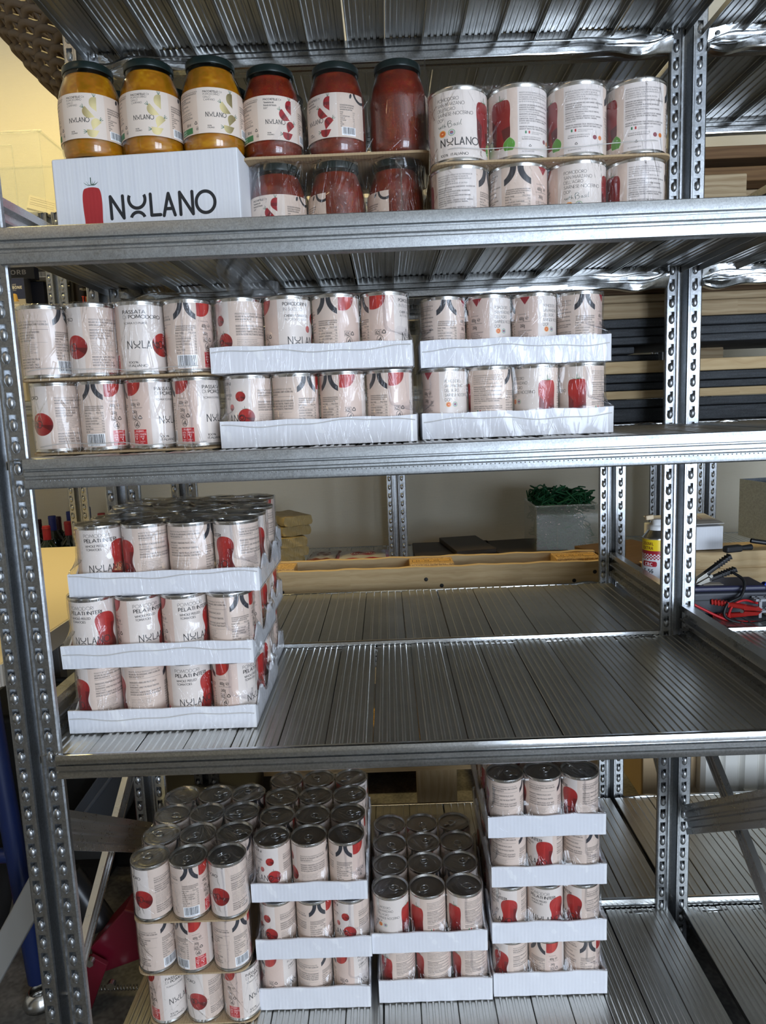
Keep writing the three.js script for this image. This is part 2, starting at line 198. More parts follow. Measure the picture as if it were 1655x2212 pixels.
// one wrap-round tin label; f counts degrees from the middle of the front
function tinLabel(kind) {
  const W = 1536, HH = kind === 'basil' ? 600 : 672;
  return canvasTex(W, HH, (x) => {
    const X = (f) => (f + 180) / 360 * W, Y = (t) => t * HH, D = W / 360;
    x.textBaseline = 'top'; x.fillStyle = '#dfcaba'; x.fillRect(0, 0, W, HH);
    x.fillStyle = '#e5d9cf'; x.fillRect(X(-56), 0, 132 * D, HH);
    const wide = kind === 'plum' || kind === 'basil', ink = '#37322f';
    // weights column
    x.fillStyle = '#dcc3b4'; x.fillRect(X(-118), 0, 62 * D, HH);
    if (wide) { x.fillStyle = '#96222b'; x.beginPath(); x.moveTo(X(-103), 0); x.lineTo(X(-75), 0); x.lineTo(X(-89), Y(.125)); x.fill(); }
    else { x.save(); x.beginPath(); x.rect(X(-117), 0, 60 * D, HH); x.clip(); x.beginPath(); x.arc(X(-107), Y(.01), 31 * D, 0, 7); x.clip(); redFill(x, X(-117), 0, X(-74), Y(.24)); x.fillRect(X(-117), 0, 60 * D, HH); x.fillStyle = 'rgba(240,90,60,.35)'; x.fillRect(X(-98), 0, 14 * D, HH); x.restore(); }
    if (kind !== 'cherry') {
      lines(x, X(-108), Y(.262), 34 * D, Y(.024), ['PESO NETTO/NET WEIGHT']); x.fillStyle = ink; x.textBaseline = 'top'; x.font = `bold ${Y(.075)}px sans-serif`; x.save(); x.translate(X(-106), Y(.3)); x.scale(.56, 1); x.fillText('400g', 0, 0); x.restore(); x.font = `${Y(.075)}px sans-serif`; x.fillText('℮', X(-87), Y(.297)); x.strokeStyle = ink; x.lineWidth = 2.4; x.beginPath(); x.arc(X(-84), Y(.34), Y(.026), .5, 6); x.moveTo(X(-88), Y(.34)); x.lineTo(X(-79), Y(.34)); x.stroke();
      lines(x, X(-110), Y(.385), 42 * D, Y(.024), ['PESO SGOCCIOLATO/DRAINED WEIGHT']); x.font = `bold ${Y(.072)}px sans-serif`; x.fillStyle = ink; x.save(); x.translate(X(-103), Y(.42)); x.scale(.56, 1); x.fillText(kind === 'peeled' ? '240g' : '260g', 0, 0); x.restore();
    }
    if (!wide) {
      x.strokeStyle = ink; x.lineWidth = 3; x.strokeRect(X(-104), Y(.515), 15 * D, Y(.075)); x.fillStyle = ink; x.font = `bold ${Y(.078)}px sans-serif`; x.save(); x.translate(X(-102.6), Y(.512)); x.scale(.56, 1); x.fillText('425', 0, 0); x.restore(); recycle(x, X(-82), Y(.553), Y(.034)); binMan(x, X(-92), Y(.66), Y(.058));
      if (kind !== 'cherry') { x.fillStyle = '#c8262c'; x.fillRect(X(-103), Y(.745), 34 * D, Y(.235)); x.fillStyle = '#f3dcd4'; x.fillRect(X(-103), Y(.785), 34 * D, 2); x.fillRect(X(-88), Y(.785), 2, Y(.19)); lines(x, X(-97), Y(.753), 22 * D, Y(.032), ['*PER L\'AMBIENTE'], '#f6e4de'); lines(x, X(-101), Y(.80), 11 * D, Y(.04), ['*LATTA', '*FE 40'], '#f6e4de'); lines(x, X(-86), Y(.80), 16 * D, Y(.04), ['*ETICHETTA', '*PAP 22'], '#f6e4de'); lines(x, X(-101), Y(.92), 11 * D, Y(.03), ['ACCIAIO', 'METALLI'], '#f6e4de'); lines(x, X(-86), Y(.92), 16 * D, Y(.03), ['RACCOLTA', 'CARTA'], '#f6e4de'); x.fillStyle = '#f6e4de'; for (const q of [-96, -79]) { x.beginPath(); x.moveTo(X(q - 3), Y(.885)); x.lineTo(X(q + 3), Y(.885)); x.lineTo(X(q), Y(.91)); x.fill(); } }
    } else lines(x, X(-110), Y(.53), 44 * D, Y(.028), ['DA CONSUMARSI PREFERIBILMENTE', 'ENTRO IL: VEDI FONDO', 'BEST BEFORE: SEE BOTTOM', 'A CONSOMMER DE PREFERENCE', 'VOIR SUR LE FOND', '', 'Una volta aperto conservare in frigo', 'a +4° per un massimo di 3 giorni', 'Once opened keep refrigerated', 'and use within 3 days', 'Une fois ouvert conserver', 'au frais et consommer'].slice(0, 12));
    // arches, nutrition table, barcode
    x.save(); x.beginPath(); x.rect(X(-174), 0, 54 * D, Y(.3)); x.clip(); x.strokeStyle = '#33343a'; x.lineWidth = 12.5 * D * 0.95; for (const s of [-1, 1]) { x.beginPath(); x.arc(X(-148) + s * 43 * D, Y(.005), 36 * D, 0, 7); x.stroke(); } x.restore();
    let y = lines(x, X(-171), Y(.335), 50 * D, Y(.03), ['*DICHIARAZIONE NUTRIZIONALE/NUTRITIONAL', '*DECLARATION/DECLARATION NUTRITIONNELLE/', '*NÄHRWERTDEKLARATION PER 100g'], ink) + 4;
    x.font = `bold ${Y(.032)}px sans-serif`; for (const [a, b] of NUT) { x.fillStyle = ink; x.save(); x.translate(X(-172), y); x.scale(.52 * Math.min(1, 38 * D / (x.measureText(a).width * .52)), 1); x.fillText(a, 0, 0); x.restore(); x.save(); x.translate(X(-122), y); x.scale(.52, 1); x.textAlign = 'right'; x.fillText(b, 0, 0); x.restore(); x.textAlign = 'left'; x.fillRect(X(-172), y + Y(.037), 50 * D, 1); y += Y(.043); }
    if (kind !== 'basil') barcode(x, X(-168), Y(.795), 42 * D, Y(.18));
    // makers' text
    const big = [...ING];
    if (kind === 'passata') big.push('*INGREDIENTI: SUCCO DI POMODORO', '*INGREDIENTS: TOMATO JUICE', '*INGRÉDIENTS: JUS DE TOMATE', '*ZUTATEN: TOMATENSAFT');
    if (kind === 'cherry') big.push('', '*INGREDIENTI: POMODORINI, SUCCO DI POMODORO', '*INGREDIENTS: CHERRY TOMATOES, TOMATO JUICE', '*INGRÉDIENTS: TOMATES CERISES, JUS DE TOMATE', '*ZUTATEN: KLEINE HOLZTOMATEN, TOMATENSAFT', '');
    if (kind === 'peeled') big.push('', '*INGREDIENTI: POMODORI PELATI, SUCCO', 'DI POMODORO.', '*INGREDIENTS: LONG TYPE PEELED TOMATOES,', 'TOMATO PUREE.', '*INGRÉDIENTS: TOMATES PELEES, JUS DE TOMATE.', '*ZUTATEN: GESCHÄLTE TOMATEN, TOMATENSAFT.', '');
    if (!wide) { const y1 = lines(x, X(92), Y(kind === 'peeled' ? .06 : .17), 84 * D, Y(.042), big); const y2 = lines(x, X(93), y1, 78 * D, Y(.026), KEEP, '#5a524d'); lines(x, X(93), Math.max(y2 + 4, Y(.74)), 74 * D, Y(.042), ORIG); }
    else { if (kind === 'basil') { x.fillStyle = '#e6dcd5'; x.fillRect(X(96), 0, 84 * D, HH); } const y1 = lines(x, X(99), Y(.07), 78 * D, Y(.033), ['PRODOTTO IN ITALIA PER/PRODUCT OF ITALY FOR/FABRIQUÉ EN', 'ITALIE POUR/HERGESTELLT IN ITALIEN FÜR: NOLANO SRL', 'VIA VARIGNANO, 8 80011 ACERRA (NA) WWW.NOLANOITALY.IT', 'DA COMMERCIALE EXPORT SRL IN', 'VIA PIO XII DI VIA PASTORE 88 NOCERA INF. (SA) ITALIA', '', '*POMODORO SAN MARZANO DELL\'AGRO SARNESE - NOCERINO DOP', '*POMODORI PELATI INTERI', '*INGREDIENTI: POMODORI PELATI INTERI SAN MARZANO,', 'SUCCO DI POMODORO SAN MARZANO.', '*INGREDIENTS: SAN MARZANO WHOLE PEELED TOMATOES,', 'SAN MARZANO TOMATOES JUICE.', '*COMPOSITION: TOMATES S. MARZANO ET JUS DE T. MARZANO.', '*ZUTATEN: GANZE GESCHÄLTE TOMATEN S. MARZANO,', 'S. MARZANO SAFT.', '', '*ORIGINE DEL POMODORO: ITALIA  ORIGINE DE LA TOMATE: ITALIE', '*ORIGIN OF TOMATO: ITALY  HERKUNFT DER TOMATE: ITALIEN']);
      x.fillStyle = '#2e7d4f'; x.fillRect(X(110), y1 + 8, 3 * D, Y(.04)); x.fillStyle = '#b5252b'; x.fillRect(X(117), y1 + 8, 3 * D, Y(.04)); lines(x, X(123), y1 + 10, 50 * D, Y(.024), ['Certificato da organismo di controllo', 'autorizzato dal Mipaaf']); if (kind === 'basil') { for (const [q, c] of [[157, '#8d4a52'], [170, '#dd7a35']]) { x.fillStyle = c; x.beginPath(); x.arc(X(q), Y(.78), 4.6 * D, 0, 7); x.fill(); } lines(x, X(104), Y(.73), 42 * D, Y(.028), ['CONSERVARE IN LUOGO FRESCO E ASCIUTTO', '*Best before: see the bottom of the can']); recycle(x, X(120), Y(.87), Y(.02)); lines(x, X(104), Y(.94), 40 * D, Y(.03), ['DA CONSUMARSI ENTRO']); } }
    // front
    const L = (t, ty, h, lw, c) => word(x, t, X(-42), Y(ty), Y(h), lw, c || ink);
    if (kind === 'passata') { roundTomato(x, X(54), Y(.603), 30.5 * D, Y(.182)); fit(x, 'PASSATA', X(-42), Y(.082), Y(.05), 55 * D, .17, ink); fit(x, 'DI', X(-42), Y(.155), Y(.05), 9 * D, .07, ink); fit(x, 'POMODORO', X(-27), Y(.155), Y(.05), 78 * D, .17, ink); fit(x, 'TOMATO PUREE', X(-41), Y(.263), Y(.028), 56 * D, .14, ink); logo(x, X(-36), Y(.545), 92 * D, .11); fit(x, '100%', X(-36), Y(.855), Y(.03), 24 * D, .13, ink); fit(x, 'ITALIANO', X(-36), Y(.905), Y(.033), 46 * D, .15, ink); }
    if (kind === 'cherry') { fit(x, 'POMODOR', X(-42), Y(.05), Y(.045), 47 * D, .17, ink); fit(x, 'INI', X(8), Y(.05), Y(.045), 14 * D, .12, ink); fit(x, 'IN SUCCO', X(-41), Y(.13), Y(.045), 48 * D, .07, ink); fit(x, 'CHERRY TOMATOES', X(-39), Y(.235), Y(.033), 62 * D, .16, ink); fit(x, 'IN TOMATO JUICE', X(-38), Y(.29), Y(.033), 56 * D, .09, ink); roundTomato(x, X(22), Y(.45), 7 * D, Y(.052), false); x.fillStyle = 'rgba(234,180,170,.45)'; x.beginPath(); x.ellipse(X(22), Y(.45), 7 * D, Y(.052), 0, 0, 7); x.fill(); roundTomato(x, X(48.5), Y(.28), 13 * D, Y(.08), false); calyx(x, X(54), Y(.205), 20); roundTomato(x, X(61), Y(.61), 21 * D, Y(.135)); calyx(x, X(58), Y(.478), 36); logo(x, X(-34), Y(.57), 92 * D, .11); fit(x, '100%', X(-36), Y(.855), Y(.03), 24 * D, .13, ink); fit(x, 'ITALIANO', X(-36), Y(.905), Y(.033), 46 * D, .15, ink); }
    if (kind === 'peeled') { pearTomato(x, X(50), Y(.19), 60 * D, Y(.66)); fit(x, 'POMODORI', X(-41), Y(.07), Y(.055), 64 * D, .075, ink); fit(x, 'PELATI INTERI', X(-40), Y(.15), Y(.055), 82 * D, .17, ink); fit(x, 'WHOLE PEELED', X(-38), Y(.25), Y(.033), 52 * D, .16, ink); fit(x, 'TOMATOES', X(-37), Y(.31), Y(.033), 38 * D, .16, ink); logo(x, X(-33), Y(.59), 90 * D, .11); }
    if (kind === 'plum') { longTomato(x, X(62), Y(.195), 47 * D, Y(.72), .4, .05); calyx(x, X(62), Y(.195), 66, '#2f6a40'); let k = 0; for (const [t, w] of [['POMODORO', 43], ['SAN MARZANO', 52], ["DELL'AGRO", 38], ['SARNESE-NOCERINO', 72], ['DOP', 15]]) fit(x, t, X(-42), Y(.135 + .075 * k++), Y(.045), w * D, .1, ink); seals(x, X(-33), Y(.535), Y(.042)); logo(x, X(-40), Y(.72), 72 * D, .13); }
    if (kind === 'basil') { longTomato(x, X(60), Y(.15), 43 * D, Y(.72), .62, .02, '#8c1a1d'); calyx(x, X(60), Y(.15), 56, '#2f6a40'); x.fillStyle = '#5b9a3a'; x.beginPath(); x.moveTo(X(80), Y(.72)); x.quadraticCurveTo(X(98), Y(.8), X(86), Y(.92)); x.lineTo(X(70), Y(.915)); x.quadraticCurveTo(X(60), Y(.8), X(80), Y(.72)); x.fill(); x.strokeStyle = '#d8e8c4'; x.lineWidth = 2; x.stroke(); let k = 0; for (const [t, w] of [['POMODORO', 44], ['SAN MARZANO', 55], ["DELL'AGRO", 37], ['SARNESE-NOCERINO', 72], ['DOP', 13]]) fit(x, t, X(-42), Y(.1 + .073 * k++), Y(.046), w * D, .095, ink);
      x.save(); x.translate(X(-42), Y(.45)); x.rotate(-.06); x.scale(Y(.1), Y(.1)); x.strokeStyle = '#45524a'; x.lineWidth = .055; x.lineCap = 'round'; x.stroke(new Path2D('M0,.7C.1,.5,.15,.5,.15,.7C.15,.9,.3,.9,.35,.55C.35,.9,.45,.9,.5,.55M.62,.6V.85M.62,.45V.47M.8,.3C.75,.6,.75,.85,.85,.85M.68,.55H.95M1.02,.3C1,.6,1,.75,1,.88C1.05,.55,1.2,.55,1.2,.85M1.6,.05C1.55,.4,1.55,.7,1.6,1C1.5,.6,1.4,.2,1.75,.05C2.15,-.02,2.1,.4,1.65,.45C2.2,.4,2.3,1,1.65,1M2.55,.6C2.3,.5,2.25,.9,2.45,.85C2.55,.8,2.55,.7,2.55,.6C2.55,.7,2.55,.85,2.65,.85M2.95,.55C2.75,.55,2.8,.7,2.9,.72C3,.78,2.9,.9,2.72,.85M3.1,.58V.85M3.1,.42V.44M3.45,.1C3.3,.4,3.25,.9,3.4,.85')); x.restore();
      seals(x, X(-32), Y(.62), Y(.052)); logo(x, X(-37), Y(.705), 78 * D, .13); fit(x, '100%', X(-37), Y(.93), Y(.036), 16 * D, .13, ink); fit(x, 'ITALIANO', X(-15), Y(.93), Y(.036), 34 * D, .15, ink); }
  });
}
function seals(x, cx, cy, r) { x.fillStyle = '#e8a04a'; x.beginPath(); x.arc(cx, cy, r, 0, 7); x.fill(); x.fillStyle = '#d9622f'; x.beginPath(); x.arc(cx, cy, r * .72, 0, 7); x.fill(); x.fillStyle = '#f0b070'; x.fillRect(cx - r * .3, cy - r * .2, r * .6, r * .4); const d = cx + r * 2.6; x.strokeStyle = '#8fae8c'; x.lineWidth = r * .22; x.beginPath(); x.arc(d, cy, r * .85, 0, 7); x.stroke(); x.fillStyle = '#7a88a8'; x.beginPath(); x.arc(d, cy, r * .55, 0, 7); x.fill(); x.fillStyle = '#b4574e'; x.fillRect(d - r * .35, cy - r * .3, r * .7, r * .4); }
// jar label: degrees from the start of the front text, -63 to 125
function jarLabel(kind, foil) {
  return canvasTex(1024, 400, (x, W, HH) => {
    const X = (t) => (t + 63) / 188 * W, Y = (t) => t * HH, D = W / 188, ink = '#2f2b2a'; x.fillStyle = '#dcc6b4'; x.fillRect(0, 0, W, HH); x.fillStyle = '#e3d3c5'; x.fillRect(X(-12), 0, 80 * D, HH);
    lines(x, X(-58), Y(.06), 47 * D, Y(.042), ['PRODOTTO IN ITALIA DA/PRODUCT OF ITALY BY: *NOLANO SRL', '*VIA VARIGNANO, 8 80011 ACERRA WWW.NOLANOITALY.IT', '', '*INGREDIENTI: POMODORI PELATI, SUCCO', '*DI POMODORO, BASILICO.', '*INGREDIENTS: PEELED TOMATOES, JUICE', '*OF TOMATO.', '*INGRÉDIENTS: TOMATES PELEES,', 'JUS DE TOMATE', 'ZUTATEN: GESCHÄLTE TOMATEN, SAFT', '', 'Una volta aperto conservare in frigorifero a', '+4° e consumare entro 3 giorni. Once opened', 'keep refrigerated and use within 3 days', '*DA CONSUMARSI PREFERIBILMENTE ENTRO']);
    lines(x, X(-57), Y(.76), 12 * D, Y(.05), ['*PESO', '*NETTO', '*560g']); x.fillStyle = ink; x.font = `bold ${Y(.09)}px sans-serif`; x.save(); x.translate(X(-40), Y(.72)); x.scale(.55, 1); x.fillText('580 ml', 0, 0); x.restore(); recycle(x, X(-17), Y(.76), Y(.04)); binMan(x, X(-15), Y(.88), Y(.04)); x.fillStyle = '#3c7a46'; x.fillRect(X(-57), Y(.84), 32 * D, Y(.13)); lines(x, X(-55), Y(.85), 28 * D, Y(.055), ['*VETRO GL 71', '*TAPPO FE 40'], '#dfeadc');
    fit(x, 'PACCHETELLE', X(0), Y(.075), Y(.04), 27 * D, .18, ink); fit(x, 'DI', X(29), Y(.075), Y(.04), 4.5 * D, .08, ink);
    if (kind === 'yellow') { fit(x, 'POMODORINO', X(0), Y(.135), Y(.04), 29 * D, .09, ink); fit(x, 'GIALLO', X(0), Y(.195), Y(.04), 13 * D, .09, ink); fit(x, 'CAMPANO', X(.5), Y(.255), Y(.04), 20 * D, .09, ink); } else lines(x, X(0), Y(.135), 30 * D, Y(.062), ['*"Pomodorino del', '*Piennolo del Vesuvio', '*D.O.P."'], ink);
    logo(x, X(2.5), Y(.545), 37 * D, .13); fit(x, '100%', X(5), Y(.83), Y(.025), 7 * D, .15, ink); fit(x, 'ITALIANO', X(5), Y(.87), Y(.027), 12 * D, .16, ink);
    if (foil) { x.fillStyle = '#000'; x.fillRect(0, 0, W, HH); }
    const col = foil ? '#fff' : kind === 'yellow' ? '#c9b98a' : '#9c1f26';
    for (const [cx, cy, rot, len, dep] of [[49.5, .23, 1.62, .30, .17], [38, .445, .83, .30, .165], [50, .67, 2.42, .27, .17], [44, .87, .04, .27, .165]]) { x.save(); x.translate(X(cx), Y(cy)); x.rotate(rot); const l = Y(len) / 2, d = Y(dep) * (rot > 1 ? 1 : 1); x.fillStyle = col; x.beginPath(); x.moveTo(-l, -d * .35); x.lineTo(l * 1.15, -d * .35); x.bezierCurveTo(l * .8, -d * .1, l * .75, d * .65, -l * .1, d * .65); x.bezierCurveTo(-l * .75, d * .65, -l * 1.1, d * .2, -l, -d * .35); x.fill(); if (kind === 'red') { x.fillStyle = 'rgba(70,8,16,.45)'; x.fillRect(-l * .2, -d * .35, l * .5, d); } if (foil) { x.restore(); continue; } x.translate(-l, -d * .05); x.strokeStyle = '#31624a'; x.lineWidth = 4; for (const q of [-.8, .1, .9]) { x.beginPath(); x.moveTo(0, 0); x.quadraticCurveTo(-Y(.03), q * Y(.035), -Y(.075), q * Y(.045)); x.stroke(); } x.restore(); }
    if (foil) return;
    x.strokeStyle = '#2c2d31'; x.lineWidth = 5 * D * .9; x.beginPath(); x.arc(X(118), Y(-.02), 20 * D * .75, 0, 7); x.stroke(); x.fillStyle = '#2c2d31'; x.beginPath(); x.ellipse(X(95), Y(.07), 2.2 * D, Y(.06), .4, 0, 7); x.fill();
    lines(x, X(73), Y(.26), 29 * D, Y(.05), ['*DICHIARAZIONE NUTRIZIONALE', '*NUTRITIONAL DECLARATION', '*NÄHRWERTDEKLARATION'], ink); let y = Y(.42); for (const [a, b] of NUT) { lines(x, X(73), y, 20 * D, Y(.042), ['*' + a.split(' /')[0]], ink); lines(x, X(98), y, 5 * D, Y(.042), [b], ink); y += Y(.045); }
    barcode(x, X(77), Y(.78), 24 * D, Y(.17));
  });
}

// ---------------------------------------------------------------- the room
const wallTex = heightTex(512, (u, v) => 0.5 + 0.22 * Math.sin(v * Math.PI * 2 * 64 + 3 * nB(u, v)) * (0.4 + 0.6 * nC(u, v)) + 0.25 * (nD(u, v) - 0.5));
const paint = (r, g, b) => std({ color: lin(r, g, b), roughness: 0.9, bumpMap: rep(wallTex, 3, 3), bumpScale: 0.0007 });
const mWall = paint(0.80, 0.74, 0.60), mWallFront = paint(0.6, 0.59, 0.56), mCeil = std({ color: lin(0.75, 0.72, 0.66), roughness: 0.95 });
const floorTex = dataTex(512, (u, v) => { const k = 0.42 + 0.16 * (nA(u, v) - 0.5) + 0.14 * (nB(u, v) - 0.5) + 0.12 * (nD(u, v) - 0.5); return [k, k * 0.97, k * 0.92]; }, true);
const X0 = -2.7, X1 = 3.3, ZB = 3.28, ZF = -2.5, CE = 1.75;       // room: left, right, back, front (metres away), ceiling (above the eye)
const wbox = (x0, x1, y0, y1, a0, a1) => uvBox(box(x1 - x0, y1 - y0, a1 - a0, (x0 + x1) / 2, (y0 + y1) / 2 + H, -(a0 + a1) / 2));
struct('floor', wbox(X0 - .1, X1 + .1, -H - .1, -H, ZF - .1, ZB + .1), std({ map: rep(floorTex, 0.7, 0.7), roughness: 0.85 }));
struct('ceiling', wbox(X0 - .1, X1 + .1, CE, CE + .1, ZF - .1, ZB + .1), mCeil);
struct('wall_back', wbox(X0 - .1, X1 + .1, -H, CE, ZB, ZB + .1), mWall);
struct('wall_left', wbox(X0 - .1, X0, -H, CE, ZF, ZB), mWallFront);
struct('wall_right', wbox(X1, X1 + .1, -H, CE, ZF, ZB), mWallFront);
struct('wall_front', merge([wbox(X0, .8, -H, CE, ZF - .1, ZF), wbox(3.0, X1, -H, CE, ZF - .1, ZF), wbox(.8, 3.0, 1.05, CE, ZF - .1, ZF)]), mWallFront);
const mFrame = std({ color: lin(0.7, 0.7, 0.7), roughness: 0.5 });
for (const [i, x] of [[1, 1.35], [2, 2.45]]) {                    // two glazed doors to the street, behind the photographer
  const d = new THREE.Group(); d.name = 'door_' + i; d.userData.kind = 'structure'; d.position.set(x, 0, 2.45); scene.add(d);
  part('door_frame', merge([box(.06, 2.33, .06, -.52, 1.165, 0), box(.06, 2.33, .06, .52, 1.165, 0), box(1.0, .08, .06, 0, 2.29, 0), box(1.0, .1, .06, 0, .05, 0)]), mFrame, d);
  part('glazing', box(.98, 2.16, .006, 0, 1.18, 0), M.glass, d);
}
// ceiling lamps over the aisle behind the racks
const glow = (c, k) => std({ color: 0xffffff, emissive: c, emissiveIntensity: k });
function ceilingLamp(x, a, w, d, color, power, label) {
  const o = thing('ceiling_light', label, 'ceiling light', [x, CE, a]);
  part('housing', rbox(w + .04, .05, d + .04, .008, 0, -.025, 0), mFrame, o);
  part('diffuser', rbox(w, .012, d, .004, 0, -.056, 0), glow(color, 2.5), o);
  areaLight(color, power, w, d, [x, CE + H - .07, -a], [x, 0, -a - .0001]);
}
ceilingLamp(-1.1, 2.28, 1.2, .2, 0xffe69a, 46, 'warm strip ceiling light above the aisle, over the workbench');
ceilingLamp(0.35, 2.3, 1.2, .2, 0xffe8b8, 7, 'warm strip ceiling light above the aisle, over the pallet');
ceilingLamp(-1.7, -0.6, 1.2, .2, 0xffdca8, 7, 'warm strip ceiling light in front of the racks');

// ---------------------------------------------------------------- galvanised racking
const BT = [0.7065, 0.2700, -0.0505, -0.5065, -1.1585];           // top edges of its front beams
const DY = [0.705, 0.2645, -0.052, -0.508, -1.160];               // deck heights of the front rack, above the eye
const XL = -0.5615, XR = 0.6155, PW = 0.073, A0 = 1.045, A1 = 1.5, A2 = 1.95;
const TOP = 1.02;
// post: two flanges with pressed hooks, a dark groove between them
const postH = H + TOP, pitch = 0.032, makePost = (postH) => {
  const o = [[-.0365, -.0095], [-.0365, -.002], [-.034, 0], [-.0305, 0], [-.0305, -.008], [-.0195, -.008], [-.0195, 0], [-.016, .0005], [-.0145, .003], [-.011, .003], [-.0095, 0], [-.0088, -.024], [.0055, -.024], [.0062, 0], [.0075, .003], [.0105, .003], [.0125, .0], [.0155, 0], [.0155, -.008], [.0265, -.008], [.0265, 0], [.034, 0], [.0365, -.002], [.0365, -.0095], [.009, -.0095], [.0085, -.027], [-.0118, -.027], [-.0123, -.0095]];
  const g = extrude(o.map((p) => [p[0], p[1]]).reverse(), postH); g.rotateX(-Math.PI / 2); // shape y -> -z, depth -> y
  g.scale(1, 1, -1); const idx = g.attributes.position; // restore winding after the mirror
  for (const k of ['position', 'normal', 'uv']) { const a = g.attributes[k], n = a.itemSize; for (let i = 0; i < a.count; i += 3) for (let c = 0; c < n; c++) { const t = a.array[(i + 1) * n + c]; a.array[(i + 1) * n + c] = a.array[(i + 2) * n + c]; a.array[(i + 2) * n + c] = t; } }
  g.computeVertexNormals(); return uvBox(g, 1, [0, 0]);
};
const makeHooks = (postH) => [-0.025, 0.021].map((cx) => {
  const list = [], dome = new THREE.SphereGeometry(1, 10, 6, 0, Math.PI).scale(.0062, .0095, .0052);
  const fill = box(.0112, pitch - .0115, .009, 0, 0, -.0045);
  for (let y = pitch; y < postH - .02; y += pitch) { list.push(dome.clone().translate(cx, y - .002, -.0005)); list.push(fill.clone().translate(cx, y - .0085, 0)); }
  list.push(box(.0112, .02, .009, cx, .01, -.0045));
  return uvBox(merge(list));
});
const postKinds = [makePost(postH), makePost(H + .738)], hookKinds = [makeHooks(postH), makeHooks(H + .738)];
function upright(parent, x, a, low = 0) { const u = part('upright', postKinds[low], M.post, parent); u.position.set(x, -H, -a); for (const g of hookKinds[low]) part('hook_row', g, M.post, u); return u; }
// shelf beam: top lip, two pressed grooves, rolled lower edge
const beamProfile = (h) => [[-.022, -.0165], [-.022, -.018], [.004, -.018], [.004, -h + .004], [-.006, -h + .002], [-.006, -h], [.008, -h], [.0105, -h + .002], [.0115, -h + .006], [.0115, -h * .70], [.0085, -h * .66], [.0085, -h * .60], [.0115, -h * .56], [.0115, -h * .44], [.0075, -h * .41], [.0075, -h * .37], [.0115, -h * .34], [.0115, -.005], [.0105, -.0015], [.008, 0], [.004, 0], [.0025, -.001], [.0025, -.0165]].reverse();
function beam(parent, x0, x1, y, a, h, mat = M.beam, crush = 0) {
  const len = x1 - x0, bend = crush ? (x, yy, z) => { const e = Math.exp(-Math.min(x - x0, x1 - x) / .10) * crush; const w = Math.sin(x * 38 + yy * 60) + .6 * Math.sin(x * 71 - yy * 130 + 1); return [x, yy + e * .006 * w, z - e * (.008 + .006 * Math.sin(yy * 140 + x * 25)) + .0006 * Math.sin(x * 9)]; } : null;
  const b = part('shelf_beam', sweepX(beamProfile(h), 0, len, crush ? 90 : 1, bend && ((x, yy, z) => { const q = bend(x + x0, yy, z); q[0] -= x0; return q; })), mat, parent); b.position.set(x0, y, -a);
  if (crush) for (const x of [.016, len - .016]) part('rivet', new THREE.SphereGeometry(.0045, 10, 6).scale(1, 1, .6).translate(x, -.014, .006), M.post, b);
  return b;
}
// deck slats: ribbed sheets folded down at both long edges
function slatGeo(w, ribs, len, off) {
  const t = .0011, top = [], bot = [], d = .013; top.push([-w / 2 + .0003, -d], [-w / 2 + .0003, -.0015], [-w / 2 + .0015, 0]);
  for (let i = 0; i < ribs; i++) { const c = -w / 2 + w * (i + 1) / (ribs + 1); top.push([c - .0032, 0], [c - .0016, .0017], [c + .0016, .0017], [c + .0032, 0]); }
  top.push([w / 2 - .0015, 0], [w / 2 - .0003, -.0015], [w / 2 - .0003, -d]);
  for (const [x, y] of top) bot.push([x * (1 - 2 * t / w), y - (y > -.01 ? t : 0)]);
  const shape = [...top, ...bot.reverse()];
  let g = extrude(shape.slice().reverse(), len); g.translate(0, 0, -len); g = uvBox(toCreasedNormals(g, .5), 1, off);
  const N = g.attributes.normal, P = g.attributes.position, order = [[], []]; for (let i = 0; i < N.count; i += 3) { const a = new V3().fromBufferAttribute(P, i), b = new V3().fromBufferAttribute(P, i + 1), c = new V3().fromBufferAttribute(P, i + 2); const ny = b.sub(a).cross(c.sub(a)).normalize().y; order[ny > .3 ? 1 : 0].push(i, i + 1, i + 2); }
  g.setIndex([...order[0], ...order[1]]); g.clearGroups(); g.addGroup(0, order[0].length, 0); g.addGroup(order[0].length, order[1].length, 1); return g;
}
const slatCache = {};
function deck(parent, x0, x1, y, aFront, aBack, w0, ribs, shade = M.slat, gap = .0008) {
  const g = new THREE.Group(); g.name = 'shelf_deck'; parent.add(g); const n = Math.round((x1 - x0) / w0), w = (x1 - x0) / n, key = [w.toFixed(4), ribs, (aBack - aFront).toFixed(3)].join();
  slatCache[key] ??= [0, 1, 2, 3].map((k) => slatGeo(w - gap, ribs, aBack - aFront, [k * .31, k * .17]));
  for (let i = 0; i < n; i++) { const s = part('slat', slatCache[key][(i * 7 + 3) % 4], shade, g); s.position.set(x0 + w * (i + .5), y + ((i * 13) % 5 - 2) * .00025, -aFront); s.rotation.y = (((i * 29) % 7) - 3) * .0009; s.rotation.z = (((i * 17) % 5) - 2) * .004; }
  return g;
}
const bars = (parent, name, p, q, w, h, mat) => { const a = new V3(...p), b = new V3(...q), L = a.distanceTo(b), prof = [[-h / 2, w / 2], [-h / 2, w * .25], [h * .1, w * .18], [h / 2, w * .1], [h / 2, -w * .1], [h * .1, -w * .18], [-h / 2, -w * .25], [-h / 2, -w / 2], [-h / 2 - .0015, -w / 2], [-h / 2 - .0015, w / 2]]; const g = sweepX(prof, 0, L, 1); const m = part(name, g, mat, parent); m.position.copy(a); const X = b.clone().sub(a).normalize(); m.userData.dir = 0; return [m, X]; };
